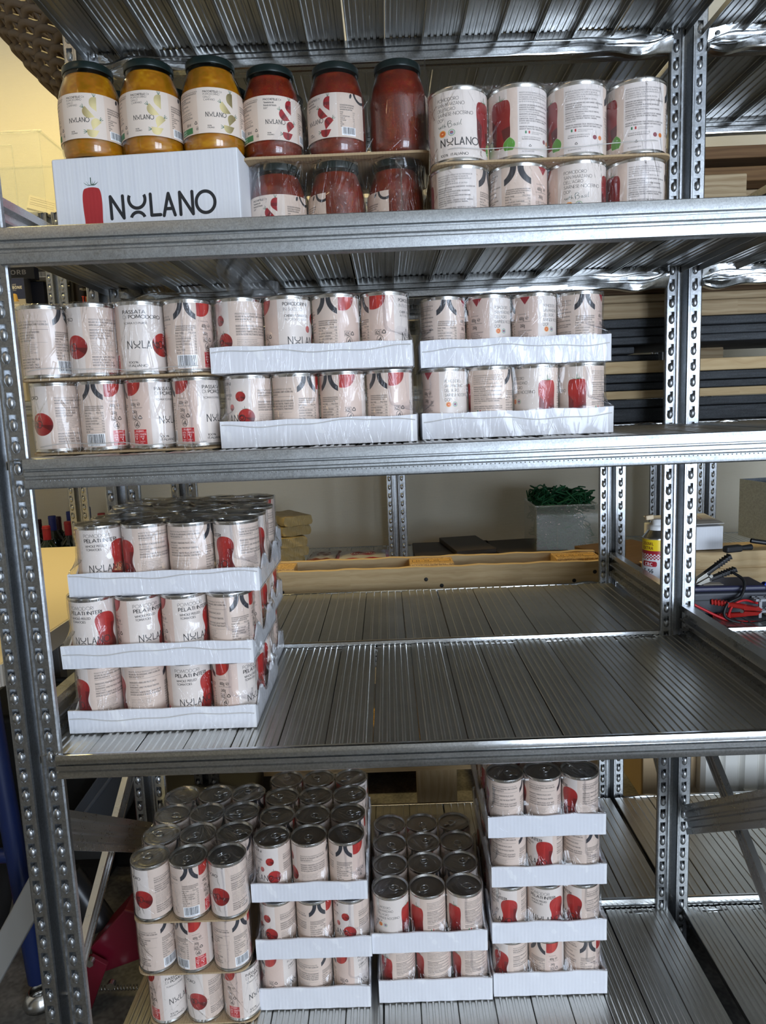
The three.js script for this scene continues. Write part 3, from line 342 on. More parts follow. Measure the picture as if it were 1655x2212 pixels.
// a channel bar in the x = const plane from p to q ([x, up, away]); its ribbed face turned to face (+1 right, -1 left)
function sideBar(parent, name, p, q, w, depth, mat, face) {
  const a = new V3(p[0], p[1], -p[2]), b = new V3(q[0], q[1], -q[2]), L = a.distanceTo(b), k = w / 2;
  const prof = [[-depth / 2, k], [-depth / 2, -k], [depth / 2, -k], [depth / 2, -k * .62], [0, -k * .5], [0, -k * .16], [depth / 2, -k * .06], [depth / 2, k * .06], [0, k * .16], [0, k * .5], [depth / 2, k * .62], [depth / 2, k]].reverse();
  const m = part(name, sweepX(prof, 0, L, 1), mat, parent), ex = b.clone().sub(a).normalize(), ez = new V3(face, 0, 0), ey = new V3().crossVectors(ez, ex);
  m.matrix.makeBasis(ex, ey, ez).setPosition(a); m.matrix.decompose(m.position, m.quaternion, m.scale); return m;
}
const XB = 1.79;                                                   // next post to the right, outside the frame
const rackA = thing('storage_rack', 'galvanised steel rack two bays deep, its front shelves stacked with tomato tins and jars', 'rack', [0, 0, 0]);
const XRf = .648;                                                // the front right post stands a little further out
for (const x of [XL, XR, XB]) for (const a of [A0, A1]) upright(rackA, x === XR && a === A0 ? XRf : x, a);
const bh = [.05, .051, .045, .04, .045], hp = PW / 2 - .002;
DY.forEach((y, i) => {
  for (const [a, b] of [[XL + hp, XR - hp], [XR + hp, XB - hp]]) {
    beam(rackA, a, b, BT[i], A0 - .002, bh[i], i < 2 ? M.beam : i === 2 ? M.beam : M.beamShiny);
    beam(rackA, a, b, y - .0015, A1 - .004, .043, M.beamShiny, i < 3 ? 1 : .35);
    deck(rackA, a < 0 ? a - .03 : a - .012, a < 0 ? b + (i === 3 ? .046 : .026) : b + .03, Math.min(y - .0016, BT[i] - .0005), A0 - .0035, A1 + .003, .0745, 5);
  }
  if (i === 1 || i === 3) for (const x of [XL, XR]) sideBar(rackA, 'side_beam', [x < 0 ? x : XR + .018, y + .033, A0 + .03], [x < 0 ? x : XR + .012, y + .033, A1], .066, .022, M.brace, x < 0 ? 1 : -1);
});
{ // stitched swage line along the lower edge of the third beam
  const st = []; for (let x = XL + .06; x < XB - .06; x += .0062) st.push(new THREE.OctahedronGeometry(.0014, 0).scale(1.3, 1.2, .8).translate(x, DY[2] + .0015 - .033, -(A0 - .002) + .0112));
  part('swage_row', merge(st), M.beam, rackA).userData.kind = 'stuff';
}
for (const [x, f] of [[XL + .01, 1], [XR + .02, -1]]) { sideBar(rackA, 'brace', [x, -.93, A1 - .02], [x, -.655, A0 + .03], .06, .012, M.brace, f); sideBar(rackA, 'brace', [x - f * .0 + (f > 0 ? -.016 : .016), -.69, A1 - .02], [x + (f > 0 ? -.016 : .016), -.96, A0 + .03], .034, .012, M.brace, f); }
const rackB = rackA;                                               // the second depth hangs on the same rear posts
for (const x of [XL, XR, XB]) upright(rackB, x, A2);
const DB = [.700, .270, -.05, -.5, -1.140];
DB.forEach((y, i) => {
  for (const [a, b] of [[XL + hp, XR - hp], [XR + hp, XB - hp]]) {
    beam(rackB, a, b, y + .0005, A1 + .018, .04, M.beamShiny); beam(rackB, a, b, y + .0015, A2 - .002, .043, M.beamShiny, .4);
    deck(rackB, a - .03, b + .03, y - .0016, A1 + .014, A2 - .012, .0985, 4);
  }
  if (i === 1 || i === 3) for (const x of [XL, XR]) sideBar(rackB, 'side_beam', [x, y + .05, A1 + .03], [x, y + .05, A2], .066, .02, M.brace, x < 0 ? 1 : -1);
});
sideBar(rackB, 'brace', [XR + .02, -.60, A1 + .09], [XR + .02, -.95, A2 - .02], .034, .012, M.brace, -1);
sideBar(rackB, 'brace', [XR + .02, -.62, A2 - .02], [XR + .02, -.93, A1 + .09], .034, .012, M.brace, -1);
const rackC = thing('storage_rack', 'galvanised steel rack standing against the far wall behind the workbench', 'rack', [0, 0, 0]);
const A3 = 2.66, A4 = 3.14, XC = [-2.36, -1.165, .03, 1.19, 2.38];
for (const x of XC) for (const a of [A3, A4]) upright(rackC, x, a, 1);
for (let i = 0; i < 4; i++) for (const y of i === 0 ? [.74, .36, .08, -.62, -1.16] : [.74, .36, .08, -.6, -1.16]) {
  const a = XC[i] + hp, b = XC[i + 1] - hp; beam(rackC, a, b, y, A3 - .002, .05); beam(rackC, a, b, y, A4 - .002, .05); deck(rackC, a - .03, b + .03, y - .003, A3, A4 - .012, .0985, 4);
}

// ---------------------------------------------------------------- tins
const LBL = {}; for (const k of ['passata', 'cherry', 'peeled', 'plum', 'basil']) LBL[k] = std({ map: tinLabel(k), roughness: 0.38, metalness: 0.0, bumpMap: rep(metalBump, 3, 2), bumpScale: 0.0003 });
function tinGeo(r, h) {
  const s = r + .0013, beads = []; for (let i = 0; i <= 10; i++) { const y = .012 + (h - .024) * i / 10; beads.push([r, y]); }
  const body = lathe([[.001, .003], [r - .004, .003], [r - .003, 0], [s, 0], [s, .0035], [r, .005], ...beads, [r, h - .005], [s, h - .0038], [s, h - .0004], [s - .0006, h], [s - .0022, h], [r - .0024, h - .004]], 40);
  const lid = lathe([[r - .002, h - .0042], [r - .006, h - .0046], [r - .0075, h - .0036], [r - .0095, h - .0046], [r * .62, h - .0046], [r * .58, h - .0038], [r * .52, h - .0046], [.0005, h - .0046]].reverse(), 40);
  const label = new THREE.CylinderGeometry(r + .00035, r + .00035, h - .012, 48, 1, true, -Math.PI, Math.PI * 2).translate(0, h / 2, 0);
  const ring = new THREE.TorusGeometry(.0082, .0014, 6, 20).rotateX(Math.PI / 2).scale(1, .8, 1.15).translate(0, h - .0022, .006), stem = rbox(.0085, .0014, .015, .0006, 0, h - .0024, -.006, 1), riv = new THREE.SphereGeometry(.003, 8, 6).scale(1, .5, 1).translate(0, h - .002, -.0095);
  return { body: uvBox(body), lid: uvBox(lid), label, tab: merge([ring, stem, riv]).translate(0, 0, -r * .38), h, r };
}
const TIN = tinGeo(.0362, .110), BIG = tinGeo(.0468, .112);
const WORDS = { passata: 'passata tin', cherry: 'cherry tomato tin', peeled: 'peeled tomato tin', plum: 'plum tomato tin', basil: 'large basil tin' };
const TAB = {}; 
function tinProto(kind, lidToo) {
  const key = kind + lidToo; if (TAB[key]) return TAB[key];
  const g = kind === 'basil' ? BIG : TIN, o = new THREE.Group();
  part('body', g.body, M.tin, o); part('label', g.label, LBL[kind], o);
  if (lidToo) { const l = part('lid', g.lid, M.lid, o); part('pull_tab', g.tab, M.tab, l); }
  return TAB[key] = o;
}
const ORD = ['first', 'second', 'third', 'fourth', 'fifth', 'sixth'];
function shows(f) { f = ((f + 540) % 360) - 180; return f > -57 && f <= 22 ? 'front' : f > 22 && f <= 92 ? 'tomato side' : f > 92 || f < -172 ? 'ingredients side' : f < -122 ? 'nutrition side' : 'weights side'; }
// f: the label angle turned to the camera; scale thins the tins of the bottom shelf a little
function tin(kind, x, y, a, f, where, group, lidToo, sc = 1, lidTurn) {
  const o = tinProto(kind, !!lidToo).clone(); o.name = numbered('tomato_tin'); o.position.set(x, y + H, -a); o.rotation.y = Math.atan2(-x, a) - f * R; o.scale.set(sc, 1, sc); scene.add(o);
  if (lidToo) o.children[2].rotation.y = rr(0, 6.28);
  return tag(o, WORDS[kind] + (f === null ? '' : '') + ', ' + where, 'tin', group);
}
// shrink film hugging a block of tins: outline follows the front tins, flares over the tray
function filmGeo(x0, x1, zf, zb, y0, y1, yt, pitchX, r, flare, opt = {}) {
  const P = [], nx = 72, nz = 30, W = x1 - x0, D = zb - zf, cols = Math.round(W / pitchX), rowsN = Math.max(1, Math.round(D / pitchX));
  const dipAt = (s, len, n) => { const p = len / n, q = ((s % p) + p) % p - p / 2; return Math.min(.009, .55 * (r - Math.sqrt(Math.max(0, r * r - q * q)))); };
  for (let i = 0; i < nx; i++) { const s = W * i / nx; P.push([x0 + s, -zf, 0, 1, dipAt(s, W, cols), Math.min(s, W - s)]); }
  for (let i = 0; i < nz; i++) { const s = D * i / nz; P.push([x1, -zf - s, 1, 0, dipAt(s, D, rowsN), Math.min(s, D - s)]); }
  for (let i = 0; i < nx; i++) { const s = W * i / nx; P.push([x1 - s, -zb, 0, -1, dipAt(s, W, cols), Math.min(s, W - s)]); }
  for (let i = 0; i < nz; i++) { const s = D * i / nz; P.push([x0, -zb + s, -1, 0, dipAt(s, D, rowsN), Math.min(s, D - s)]); }
  const n = P.length, ys = []; const yTray = yt ?? y0;
  if (yt !== undefined) ys.push([y0 - .001, 1], [y0 + (yt - y0) * .5, 1], [yt, 1], [yt + .004, .8], [yt + .016, .25]); else ys.push([y0, 0], [y0 + .01, 0]);
  const m = 8, b0 = ys[ys.length - 1][0]; for (let i = 1; i <= m; i++) ys.push([b0 + (y1 - b0) * i / m, 0]);
  const pos = [], uv = [], idx = []; let per = 0; const U = P.map((p, i) => { if (i) per += Math.hypot(p[0] - P[i - 1][0], p[1] - P[i - 1][1]); return per; });
  const cx = (x0 + x1) / 2, cz = -(zf + zb) / 2, cr = r * .9;
  const ring = (y, fl, shrink, drop) => { for (let i = 0; i <= n; i++) { const p = P[i % n]; const edge = Math.min(p[5] / cr, 1), round = fl > .7 ? 0 : (1 - Math.sqrt(Math.max(0, 1 - (1 - edge) * (1 - edge)))) * cr * .95; let d = fl * flare + .0011 + .0006 * Math.sin(U[i % n] * 130 + y * 90) - (1 - fl) * p[4] - round; let x = p[0] + p[2] * d, z = p[1] + p[3] * d; if (p[5] < 1e-9) { /* corner */ x += fl > .7 ? 0 : 0; } x = cx + (x - cx) * shrink; z = cz + (z - cz) * shrink; const wob = shrink < 1 ? .0007 * Math.sin(x * 160 + z * 90) : 0; pos.push(x, y + wob - (drop ? p[4] * .5 : 0), z); uv.push((i === n ? per : U[i % n]) * 2, y * 2 + (1 - shrink) * .4); } };
  for (const [y, fl] of ys) ring(y, fl, 1, 0);
  const caps = opt.noTop ? [] : [.985, .93, .8, .6, .4, .2, .02]; for (const s of caps) ring(y1 + .0022, 0, s, s > .9 ? 1 : 0);
  const rows = ys.length + caps.length; for (let j = 0; j < rows - 1; j++) for (let i = 0; i < n; i++) { const a = j * (n + 1) + i, b = a + 1, c = a + n + 1, d = c + 1; idx.push(a, b, c, b, d, c); }
  const g = new THREE.BufferGeometry(); g.setAttribute('position', new THREE.Float32BufferAttribute(pos, 3)); g.setAttribute('uv', new THREE.Float32BufferAttribute(uv, 2)); g.setIndex(idx); g.computeVertexNormals(); return g;
}
function film(label, group, ...args) { const m = shadow(new THREE.Mesh(filmGeo(...args), args[9] > 0 ? M.film : M.filmLoose)); m.name = numbered('shrink_wrap'); m.position.y = H; scene.add(m);
  { // welded seam across the front
    const [x0, x1, zf, zb, y0, y1, yt, p, r, fl] = args, wide = x1 - x0 > .26, k = rnd(), ys = yt !== undefined ? y0 + (yt - y0) * (.55 + .3 * k) : y0 + (y1 - y0) * (.12 + .1 * k), pts = []; const n = 40; if (wide) { for (let i = 0; i <= n; i++) { const x = x0 + (x1 - x0) * i / n, s = x - x0, q = ((s % p) + p) % p - p / 2, dip = yt !== undefined ? 0 : Math.min(.009, .55 * (r - Math.sqrt(Math.max(0, r * r - q * q)))), edge = yt !== undefined ? 0 : Math.max(0, 1 - Math.min(s, x1 - x) / (r * .9)); pts.push([x, ys + .003 * Math.sin(x * 23 + k * 9) + .0012 * Math.sin(x * 71), -zf + fl + .0016 - dip - edge * edge * r * .8]); } part('seam', tube(pts, .0008, 120, 5), M.seam, m); } }
  return tag(m, label, 'plastic wrap', group); }
// carton tray: low front and back, wavy cut sides
function tray(label, group, x0, x1, zf, zb, y, h, cut = 1) {
  const W = x1 - x0, D = zb - zf, o = thing('carton_tray', label, 'carton tray', [(x0 + x1) / 2, y, (zf + zb) / 2], 0, group), t = .0028;
  part('base', uvBox(box(W, t, D, 0, t / 2, 0)), M.white, o);
  const wavy = (len) => { const p = [[-len / 2, .0015], [len / 2, .0015], [len / 2, h]]; if (cut) for (let i = 0; i <= 26; i++) { const s = i / 26, x = len / 2 - len * s; const k = Math.min(1, Math.min(s, 1 - s) / .12); p.push([x, h - k * h * .45 + k * h * .75 * Math.pow(Math.sin(s * Math.PI * 2.0) ** 2, 1.5)]); } p.push([-len / 2, h]); return p; };
  const wall = (len, hh, th) => { const g = new THREE.BoxGeometry(len, hh, th, 24, 4, 1); const p = g.attributes.position; for (let i = 0; i < p.count; i++) { const x = p.getX(i), yy = p.getY(i); p.setZ(i, p.getZ(i) + .0007 * Math.sin(x * 47 + y * 90) * (yy / hh + .5) + .0004 * Math.sin(x * 160 + yy * 120)); if (yy > hh * .49) p.setY(i, yy + .0009 * Math.sin(x * 60 + y * 40)); } g.computeVertexNormals(); return g; };
  part('front_wall', uvBox(wall(W, h, t).translate(0, h / 2, D / 2)), M.white, o); part('back_wall', uvBox(wall(W, h, t).translate(0, h / 2, -D / 2)), M.white, o);
  const side = extrude(wavy(D - .004), t).translate(0, 0, -t / 2).rotateY(Math.PI / 2);
  part('side_wall', uvBox(side.clone().translate(-W / 2 + t / 2, 0, 0)), M.white, o); part('side_wall', uvBox(side.clone().translate(W / 2 - t / 2, 0, 0)), M.white, o);
  return o;
}
function pad(label, group, x0, x1, zf, zb, y, t, r = .03) { const W = x1 - x0, D = zb - zf, s = new THREE.Shape(); s.moveTo(-W / 2 + r, -D / 2); s.lineTo(W / 2 - r, -D / 2); s.quadraticCurveTo(W / 2, -D / 2, W / 2, -D / 2 + r); s.lineTo(W / 2, D / 2 - r); s.quadraticCurveTo(W / 2, D / 2, W / 2 - r, D / 2); s.lineTo(-W / 2 + r, D / 2); s.quadraticCurveTo(-W / 2, D / 2, -W / 2, D / 2 - r); s.lineTo(-W / 2, -D / 2 + r); s.quadraticCurveTo(-W / 2, -D / 2, -W / 2 + r, -D / 2);
  const g = uvBox(new THREE.ExtrudeGeometry(s, { depth: t, bevelEnabled: false, curveSegments: 6 }).rotateX(-Math.PI / 2)); const m = shadow(new THREE.Mesh(g, M.kraft)); m.name = numbered('cardboard_pad'); m.position.set((x0 + x1) / 2, y + H, -(zf + zb) / 2); scene.add(m); return tag(m, label, 'cardboard', group); }

/* a pack: o = { kind, cols, rows, pitch, x, y, a (front face), tray height or 0, views: front label angles, name, lids: show lids, seen: which back-row tins to build, sc } */
function pack(o) {
  const p = o.pitch, tr = o.tray || 0, lift = tr ? .003 : .0035, x0 = o.x, x1 = o.x + o.cols * p + (tr ? .004 : 0), zf = o.a, zb = o.a + o.rows * p + (tr ? .004 : 0), th = o.kind === 'basil' ? .112 : .110, gname = 'tins in the ' + o.name;
  if (tr) tray(`white carton tray under tins, ${o.name}`, null, x0 - .001, x1 + .001, zf - .001, zb + .001, o.y, tr, o.cut ?? 1);
  else pad(`brown cardboard pad under tins, ${o.name}`, null, x0 + .001, x1 - .001, zf + .001, zb - .001, o.y, lift - .0003);
  for (let r = 0; r < o.rows; r++) for (let c = 0; c < o.cols; c++) {
    if (r && !(o.lids && !o.rowsSeen || (o.rowsSeen && r < o.rowsSeen && o.lids)) && !(o.side === 'right' && c === o.cols - 1) && !(o.side === 'left' && c === 0)) continue;
    const x = x0 + (tr ? .002 : 0) + p * (c + .5), a = zf + (tr ? .002 : 0) + p * (r + .5), f = r ? rr(-180, 180) : o.views[c];
    const pos = c === 0 ? 'leftmost' : c === o.cols - 1 ? 'rightmost' : o.cols === 3 ? 'middle' : ORD[c] + ' from left';
    tin(o.kind, x, o.y + lift, a, f, r ? `${pos} of ${ORD[r]} row, ${o.name}` : `${shows(f)} out, ${pos}, ${o.name}`, gname, o.lids || r, o.sc || 1);
  }
  film(`clear shrink film around tins, ${o.name}`, null, x0 + (tr ? .0015 : 0), x1 - (tr ? .0015 : 0), zf + (tr ? .0015 : 0), zb - (tr ? .0015 : 0), o.y, o.y + lift + th, tr ? o.y + tr : undefined, p, p / 2, tr ? .0036 : 0, o.film || {});
}
const P4 = .0755;
// second shelf from the eye: three double packs
pack({ kind: 'passata', cols: 4, rows: 3, pitch: P4, x: -.568, y: DY[2] + .001, a: 1.130, views: [97, -120, -55, -58], name: 'lower passata pack on middle shelf' });
pack({ kind: 'passata', cols: 4, rows: 3, pitch: P4, x: -.566, y: DY[2] + .1155, a: 1.110, views: [167, 100, 0, -137], name: 'upper passata pack on middle shelf' });
pack({ kind: 'cherry', cols: 4, rows: 3, pitch: P4, x: -.258, y: DY[2] + .001, a: 1.128, tray: .041, cut: 0, views: [71, -177, -109, -115], name: 'lower cherry tray on middle shelf' });
pack({ kind: 'cherry', cols: 4, rows: 3, pitch: P4, x: -.262, y: DY[2] + .1158, a: 1.112, tray: .039, cut: 0, views: [103, -31, -123, -80], name: 'upper cherry tray on middle shelf' });
pack({ kind: 'plum', cols: 4, rows: 3, pitch: P4, x: .060, y: DY[2] + .001, a: 1.165, tray: .041, cut: 0, views: [-43, 145, 31, 72], name: 'lower plum tray on middle shelf' });
pack({ kind: 'plum', cols: 4, rows: 3, pitch: P4, x: .062, y: DY[2] + .1158, a: 1.185, tray: .043, cut: 0, views: [-158, -59, -67, -163], name: 'upper plum tray on middle shelf' });
// third shelf: peeled tomatoes, three trays high, a second stack behind
[[-.537, 1.112, [106, 134, -3, -64], 'bottom'], [-.533, 1.103, [23, -26, -24, -171], 'centre'], [-.519, 1.122, [0, 109, 153, 86], 'top']].forEach(([x, a, views, n], i) =>
  pack({ kind: 'peeled', cols: 4, rows: 3, pitch: P4, x, y: DY[3] + .001 + i * .1135, a, tray: .038, views, lids: i === 2, side: 'right', name: `${n} tray of front half-empty-shelf stack` }));
[0, 1, 2].forEach((i) => pack({ kind: 'peeled', cols: 4, rows: 2, pitch: P4, x: -.548 + i * .004, y: DY[3] + .001 + i * .1135, a: 1.349, tray: .038, views: [-125, -130, -140, -128], lids: i === 2, rowsSeen: 2, side: 'right', name: `${['bottom', 'centre', 'top'][i]} tray of rear half-empty-shelf stack` }));
// bottom shelf: four stacks
const P3 = .0725, SB = .962, y4 = DY[4] + .001;
[[-.506, 1.222, [-35, 82, -56], 'bottom'], [-.516, 1.214, [175, -100, -176], 'middle'], [-.512, 1.206, [88, -143, 86], 'top']].forEach(([x, a, views, n], i) =>
  pack({ kind: 'passata', cols: 3, rows: 4, pitch: P3, x, y: y4 + i * .1145, a, views, lids: i === 2, sc: SB, name: `${n} pack of bottom-shelf passata stack` }));
[[-.295, 1.254, [-70, 165, -66], 'bottom', .046], [-.288, 1.248, [87, -155, 69], 'middle', .042], [-.292, 1.258, [61, 125, -136], 'top', .038]].forEach(([x, a, views, n, t], i) =>
  pack({ kind: 'cherry', cols: 3, rows: 4, pitch: P3, x, y: y4 + i * .1145, a, tray: t, views, lids: i === 2, sc: SB, side: 'right', name: `${n} tray of bottom-shelf cherry stack` }));
[[-.055, 1.262, [105, 120, 115], 'bottom', .048], [-.064, 1.254, [5, 102, 98], 'top', .042]].forEach(([x, a, views, n, t], i) =>
  pack({ kind: 'plum', cols: 3, rows: 4, pitch: P3, x, y: y4 + i * .1145, a, tray: t, views, lids: i === 1, sc: SB, name: `${n} tray of bottom-shelf plum stack` }));
[[.172, 1.268, [82, -118, -168], 'bottom', .050], [.171, 1.270, [48, 8, 74], 'second', .044], [.173, 1.278, [150, 50, 170], 'third', .042], [.166, 1.262, [135, 135, 83], 'top', .043]].forEach(([x, a, views, n, t], i) =>
  pack({ kind: 'peeled', cols: 3, rows: 4, pitch: P3, x, y: y4 + i * .1145, a, tray: t, views, lids: i === 3, sc: SB, side: 'left', name: `${n} tray of tallest bottom-shelf stack` }));
// upper shelf: large basil tins
const PB = .0965;
pack({ kind: 'basil', cols: 4, rows: 3, pitch: PB, x: .090, y: DY[1] + .001, a: 1.204, views: [146, -146, -18, 110], name: 'lower pack on upper shelf' });
pack({ kind: 'basil', cols: 4, rows: 3, pitch: PB, x: .089, y: DY[1] + .1165, a: 1.200, views: [0, 95, 120, 118], name: 'upper pack on upper shelf' });

// ---------------------------------------------------------------- jars
const JR = .0495, JH = .150;
const jarOuter = [[.002, .004], [.036, .002], [.042, .0], [.0465, .004], [JR - .0008, .012], [JR, .022], [JR, .086], [JR - .0012, .098], [.0455, .112], [.0405, .126], [.0378, .133], [.0372, .141], [.0372, .147]];
const jarGlass = lathe(jarOuter, 48), jarLid = lathe([[.0005, .1505], [.033, .1505], [.0345, .1515], [.037, .1515], [.0388, .1495], [.0390, .141], [.0383, .1395], [.0376, .1395]].reverse(), 48);
const inside = (chunk) => { const prof = jarOuter.slice(1, -2).map(([r, y]) => [r - .0022, y + .002]); prof.unshift([.001, .005]); const dense = []; for (let i = 0; i < prof.length - 1; i++) for (let k = 0; k < 4; k++) dense.push([prof[i][0] + (prof[i + 1][0] - prof[i][0]) * k / 4, prof[i][1] + (prof[i + 1][1] - prof[i][1]) * k / 4]); dense.push(prof[prof.length - 1], [.001, prof[prof.length - 1][1] + .002]); const g = lathe(dense, 64), p = g.attributes.position; for (let i = 0; i < p.count; i++) { const x = p.getX(i), y = p.getY(i), z = p.getZ(i), th = Math.atan2(x, z) / 6.2832, q = nA(th, y * 5) * .6 + nB(th * .5, y * 3) * .4, k = 1 - chunk * Math.max(0, .55 - q); p.setX(i, x * k); p.setZ(i, z * k); } g.computeVertexNormals(); return g; };
const yellowTex = dataTex(256, (u, v) => { const a = nA(u, v), b = nB(u, v), k = a * .6 + b * .4, e = Math.pow(Math.abs(k - .5) * 2, .5); return [.54 + .26 * k, .35 + .24 * k * (.4 + .6 * e), .03 + .07 * b]; }, true);
const redTex = dataTex(256, (u, v) => { const a = nA(u, v), b = nB(u, v), s = nD(u, v) > .93 ? .3 : 0; return [.36 + .16 * a + s * .8, .105 + .13 * b * a + s * .55, .06 + .03 * a + s * .2]; }, true);
const mYellow = std({ map: rep(yellowTex, 1.5, 1), roughness: .3 }), mRed = std({ map: rep(redTex, 2, 1.5), roughness: .3 });
const insY = inside(.10), insR = inside(.05), mLid = std({ color: lin(.012, .022, .02), roughness: .3, metalness: .1 });
const jarLabelGeo = lathe([0, 1, 2, 3, 4, 5, 6, 7].map((i) => { const y = .0265 + .0705 * i / 7; return [JR + .0006 - (y > .086 ? (y - .086) * .11 : 0), y]; }), 40, -63 * R, 188 * R);
const JL = { yellow: std({ map: jarLabel('yellow'), roughness: .5, metalness: 1, metalnessMap: jarLabel('yellow', true) }), red: std({ map: jarLabel('red'), roughness: .55 }) };
const jarProto = {};
for (const k of ['yellow', 'red']) { const o = new THREE.Group(); part('contents', k === 'yellow' ? insY : insR, k === 'yellow' ? mYellow : mRed, o); part('glass', jarGlass, M.glass, o); part('lid', jarLid, mLid, o); part('label', jarLabelGeo, JL[k], o); jarProto[k] = o; }
function jar(kind, x, y, a, rel, label, sc = 1) { const o = jarProto[kind].clone(); o.name = numbered('tomato_jar'); o.position.set(x, y + H, -a); o.rotation.y = Math.atan2(-x, a) - rel * R; o.scale.set(sc, 1, sc); o.children[0].rotation.y = rr(0, 6); scene.add(o); return tag(o, label, 'jar', kind + ' tomato jars on the upper shelf'); }
const boxTop = .434;
[[-.482, 44], [-.3785, 36.6], [-.274, 16]].forEach(([x, rel], i) => { jar('yellow', x, boxTop + .0005, 1.304, rel, `jar of yellow tomatoes on the white carton, ${['at its outer end', 'in the middle', 'beside the red jars'][i]}`, 1.05); jar('yellow', x + .003, boxTop + .0005, 1.412, 200 + i * 40, `jar of yellow tomatoes behind the ${['first', 'middle', 'last'][i]} yellow jar on the carton`, 1.05); });
const jy = DY[1] + .0075, jy2 = jy + JH + .0065;
pad('brown cardboard pad between the two layers of red jars', null, -.232, .100, 1.272, 1.49, jy2 - .005, .004);
pad('brown cardboard pad under the lower layer of red jars', null, -.232, .100, 1.275, 1.49, DY[1] + .0005, .006);
[[-.174, 57, 'beside the white carton'], [-.0706, 147, 'in the middle'], [.0337, 139, 'beside the large tins']].forEach(([x, rel, w]) => { jar('red', x, jy, 1.33, rel, `red tomato jar in the lower layer, ${w}`, 1.03); });
[[-.177, 15, 'with its whole label bare of film'], [-.064, 67, 'in the middle, film torn beside it'], [.043, 232, 'with its unlabelled back showing']].forEach(([x, rel, w]) => jar('red', x, jy2, 1.328, rel, `red tomato jar in the upper layer, ${w}`, 1.03));
[[-.17, 0], [-.065, 1], [.04, 2]].forEach(([x, i]) => { jar('red', x, jy, 1.436, 150 + 60 * i, `red tomato jar behind the ${['first', 'middle', 'last'][i]} lower red jar`, 1.0); jar('red', x, jy2, 1.434, 100 + 90 * i, `red tomato jar behind the ${['first', 'middle', 'last'][i]} upper red jar`, 1.0); });
film('clear shrink film around the lower layer of red jars', null, -.2265, .0855, 1.2785, 1.49, jy - .003, jy + JH, undefined, .1047, .0523, 0);
{ // torn film around the upper red jars: its cut edge slants down towards the bare jar
  const n = 60, m = 26, pos = [], uv = [], idx = [];
  for (let j = 0; j <= m; j++) for (let i = 0; i <= n; i++) { const t = j / m, y = jy2 - .002 + (JH + .004) * t, xl = -.118 - .075 * Math.pow(1 - t, 1.6), s = i / n; let x, z; const bulge = t > .62 ? (t - .62) / .38 * .012 : 0; if (s < .8) { x = xl + (.094 - xl) * (s / .8); z = 1.272 + bulge; const q = Math.abs(((x + .0135) / .106) % 1); z += .010 * (1 - Math.cos((x + .0665) / .106 * 6.283)) * .5 ; if (x < -.12) z += 0; } else { x = .094 - bulge * .6 + .004 * Math.sin((s - .8) * 5 * 3.1416); z = 1.272 + bulge + (s - .8) / .2 * .2; } pos.push(x, y, -z); uv.push(x * 2 + z, y * 2); }
  for (let j = 0; j < m; j++) for (let i = 0; i < n; i++) { const a = j * (n + 1) + i, b = a + 1, c = a + n + 1, d = c + 1; idx.push(a, b, c, b, d, c); }
  const g = new THREE.BufferGeometry(); g.setAttribute('position', new THREE.Float32BufferAttribute(pos, 3)); g.setAttribute('uv', new THREE.Float32BufferAttribute(uv, 2)); g.setIndex(idx); g.computeVertexNormals();
  const f = shadow(new THREE.Mesh(g, M.film)); f.name = numbered('shrink_wrap'); f.position.y = H; scene.add(f); tag(f, 'torn clear shrink film over the upper red jars, its cut edge slanting', 'plastic wrap');
}
{ // the printed carton under the yellow jars
  const x0 = -.534, x1 = -.216, y0 = DY[1] + .001, h = boxTop - y0, d = .22, o = thing('printed_carton', 'white cardboard carton printed with a red tomato and black wordmark', 'carton', [(x0 + x1) / 2, y0, 1.25 + d / 2], -.07), w = x1 - x0;
  part('carton_body', uvBox(rbox(w, h, d, .004, 0, h / 2, 0)), M.white, o);
  const print = canvasTex(1024, 540, (x, W, HH) => { const s = W / w, Y = (y) => HH - y * s, X = (q) => q * s; x.fillStyle = '#dddee2'; x.fillRect(0, 0, W, HH); for (let i = 0; i < 60; i++) { x.fillStyle = `rgba(120,125,135,${.02 + .03 * ((i * 37) % 10) / 10})`; x.fillRect((i * 173) % W, 0, 3 + (i % 5) * 3, HH); } longTomato(x, X(.064), Y(.1195), X(.0335), X(.125), 0, .06, '#a92c2f'); calyx(x, X(.064), Y(.1235), 46, '#24452f'); logo(x, X(.0935), Y(.102), X(.183), .15, '#262628'); });
  part('front_print', new THREE.PlaneGeometry(w - .006, h - .006), std({ map: print, roughness: .8, bumpMap: rep(cardBump, 2, 1), bumpScale: .0003 }), o).position.set(0, h / 2, d / 2 + .0004);
  print.repeat.set(1, Math.min(1, (h - .006) * 1024 / 540 / (w - .006))); print.wrapT = THREE.ClampToEdgeWrapping;
}
{ // loose grey film flap standing up over the cherry tomato pack
  const g = new THREE.PlaneGeometry(.085, .075, 34, 30), p = g.attributes.position; for (let i = 0; i < p.count; i++) { const x = p.getX(i) / .085, y = p.getY(i) / .075 + .5, w = (.35 + .65 * Math.sin(Math.min(1, y * 1.25) * 2.3)); p.setXYZ(i, x * .085 * w - .012 * y + (x > .2 ? .016 * (1 - y) : 0), p.getY(i) - (x > .1 ? .05 * (x - .1) * (y > .5 ? 1.6 : .3) : 0), .012 * Math.sin(x * 7 + y * 5) + .006 * Math.sin(x * 19 - y * 11) + .02 * (y - .5)); } g.computeVertexNormals();
  const f = shadow(new THREE.Mesh(g, M.filmGrey)); f.name = 'plastic_flap'; f.position.set(-.205, DY[2] + .1158 + .114 + .034 + H, -1.16); scene.add(f); tag(f, 'loose crumpled grey plastic flap sticking up from the cherry tomato pack', 'plastic wrap');
}

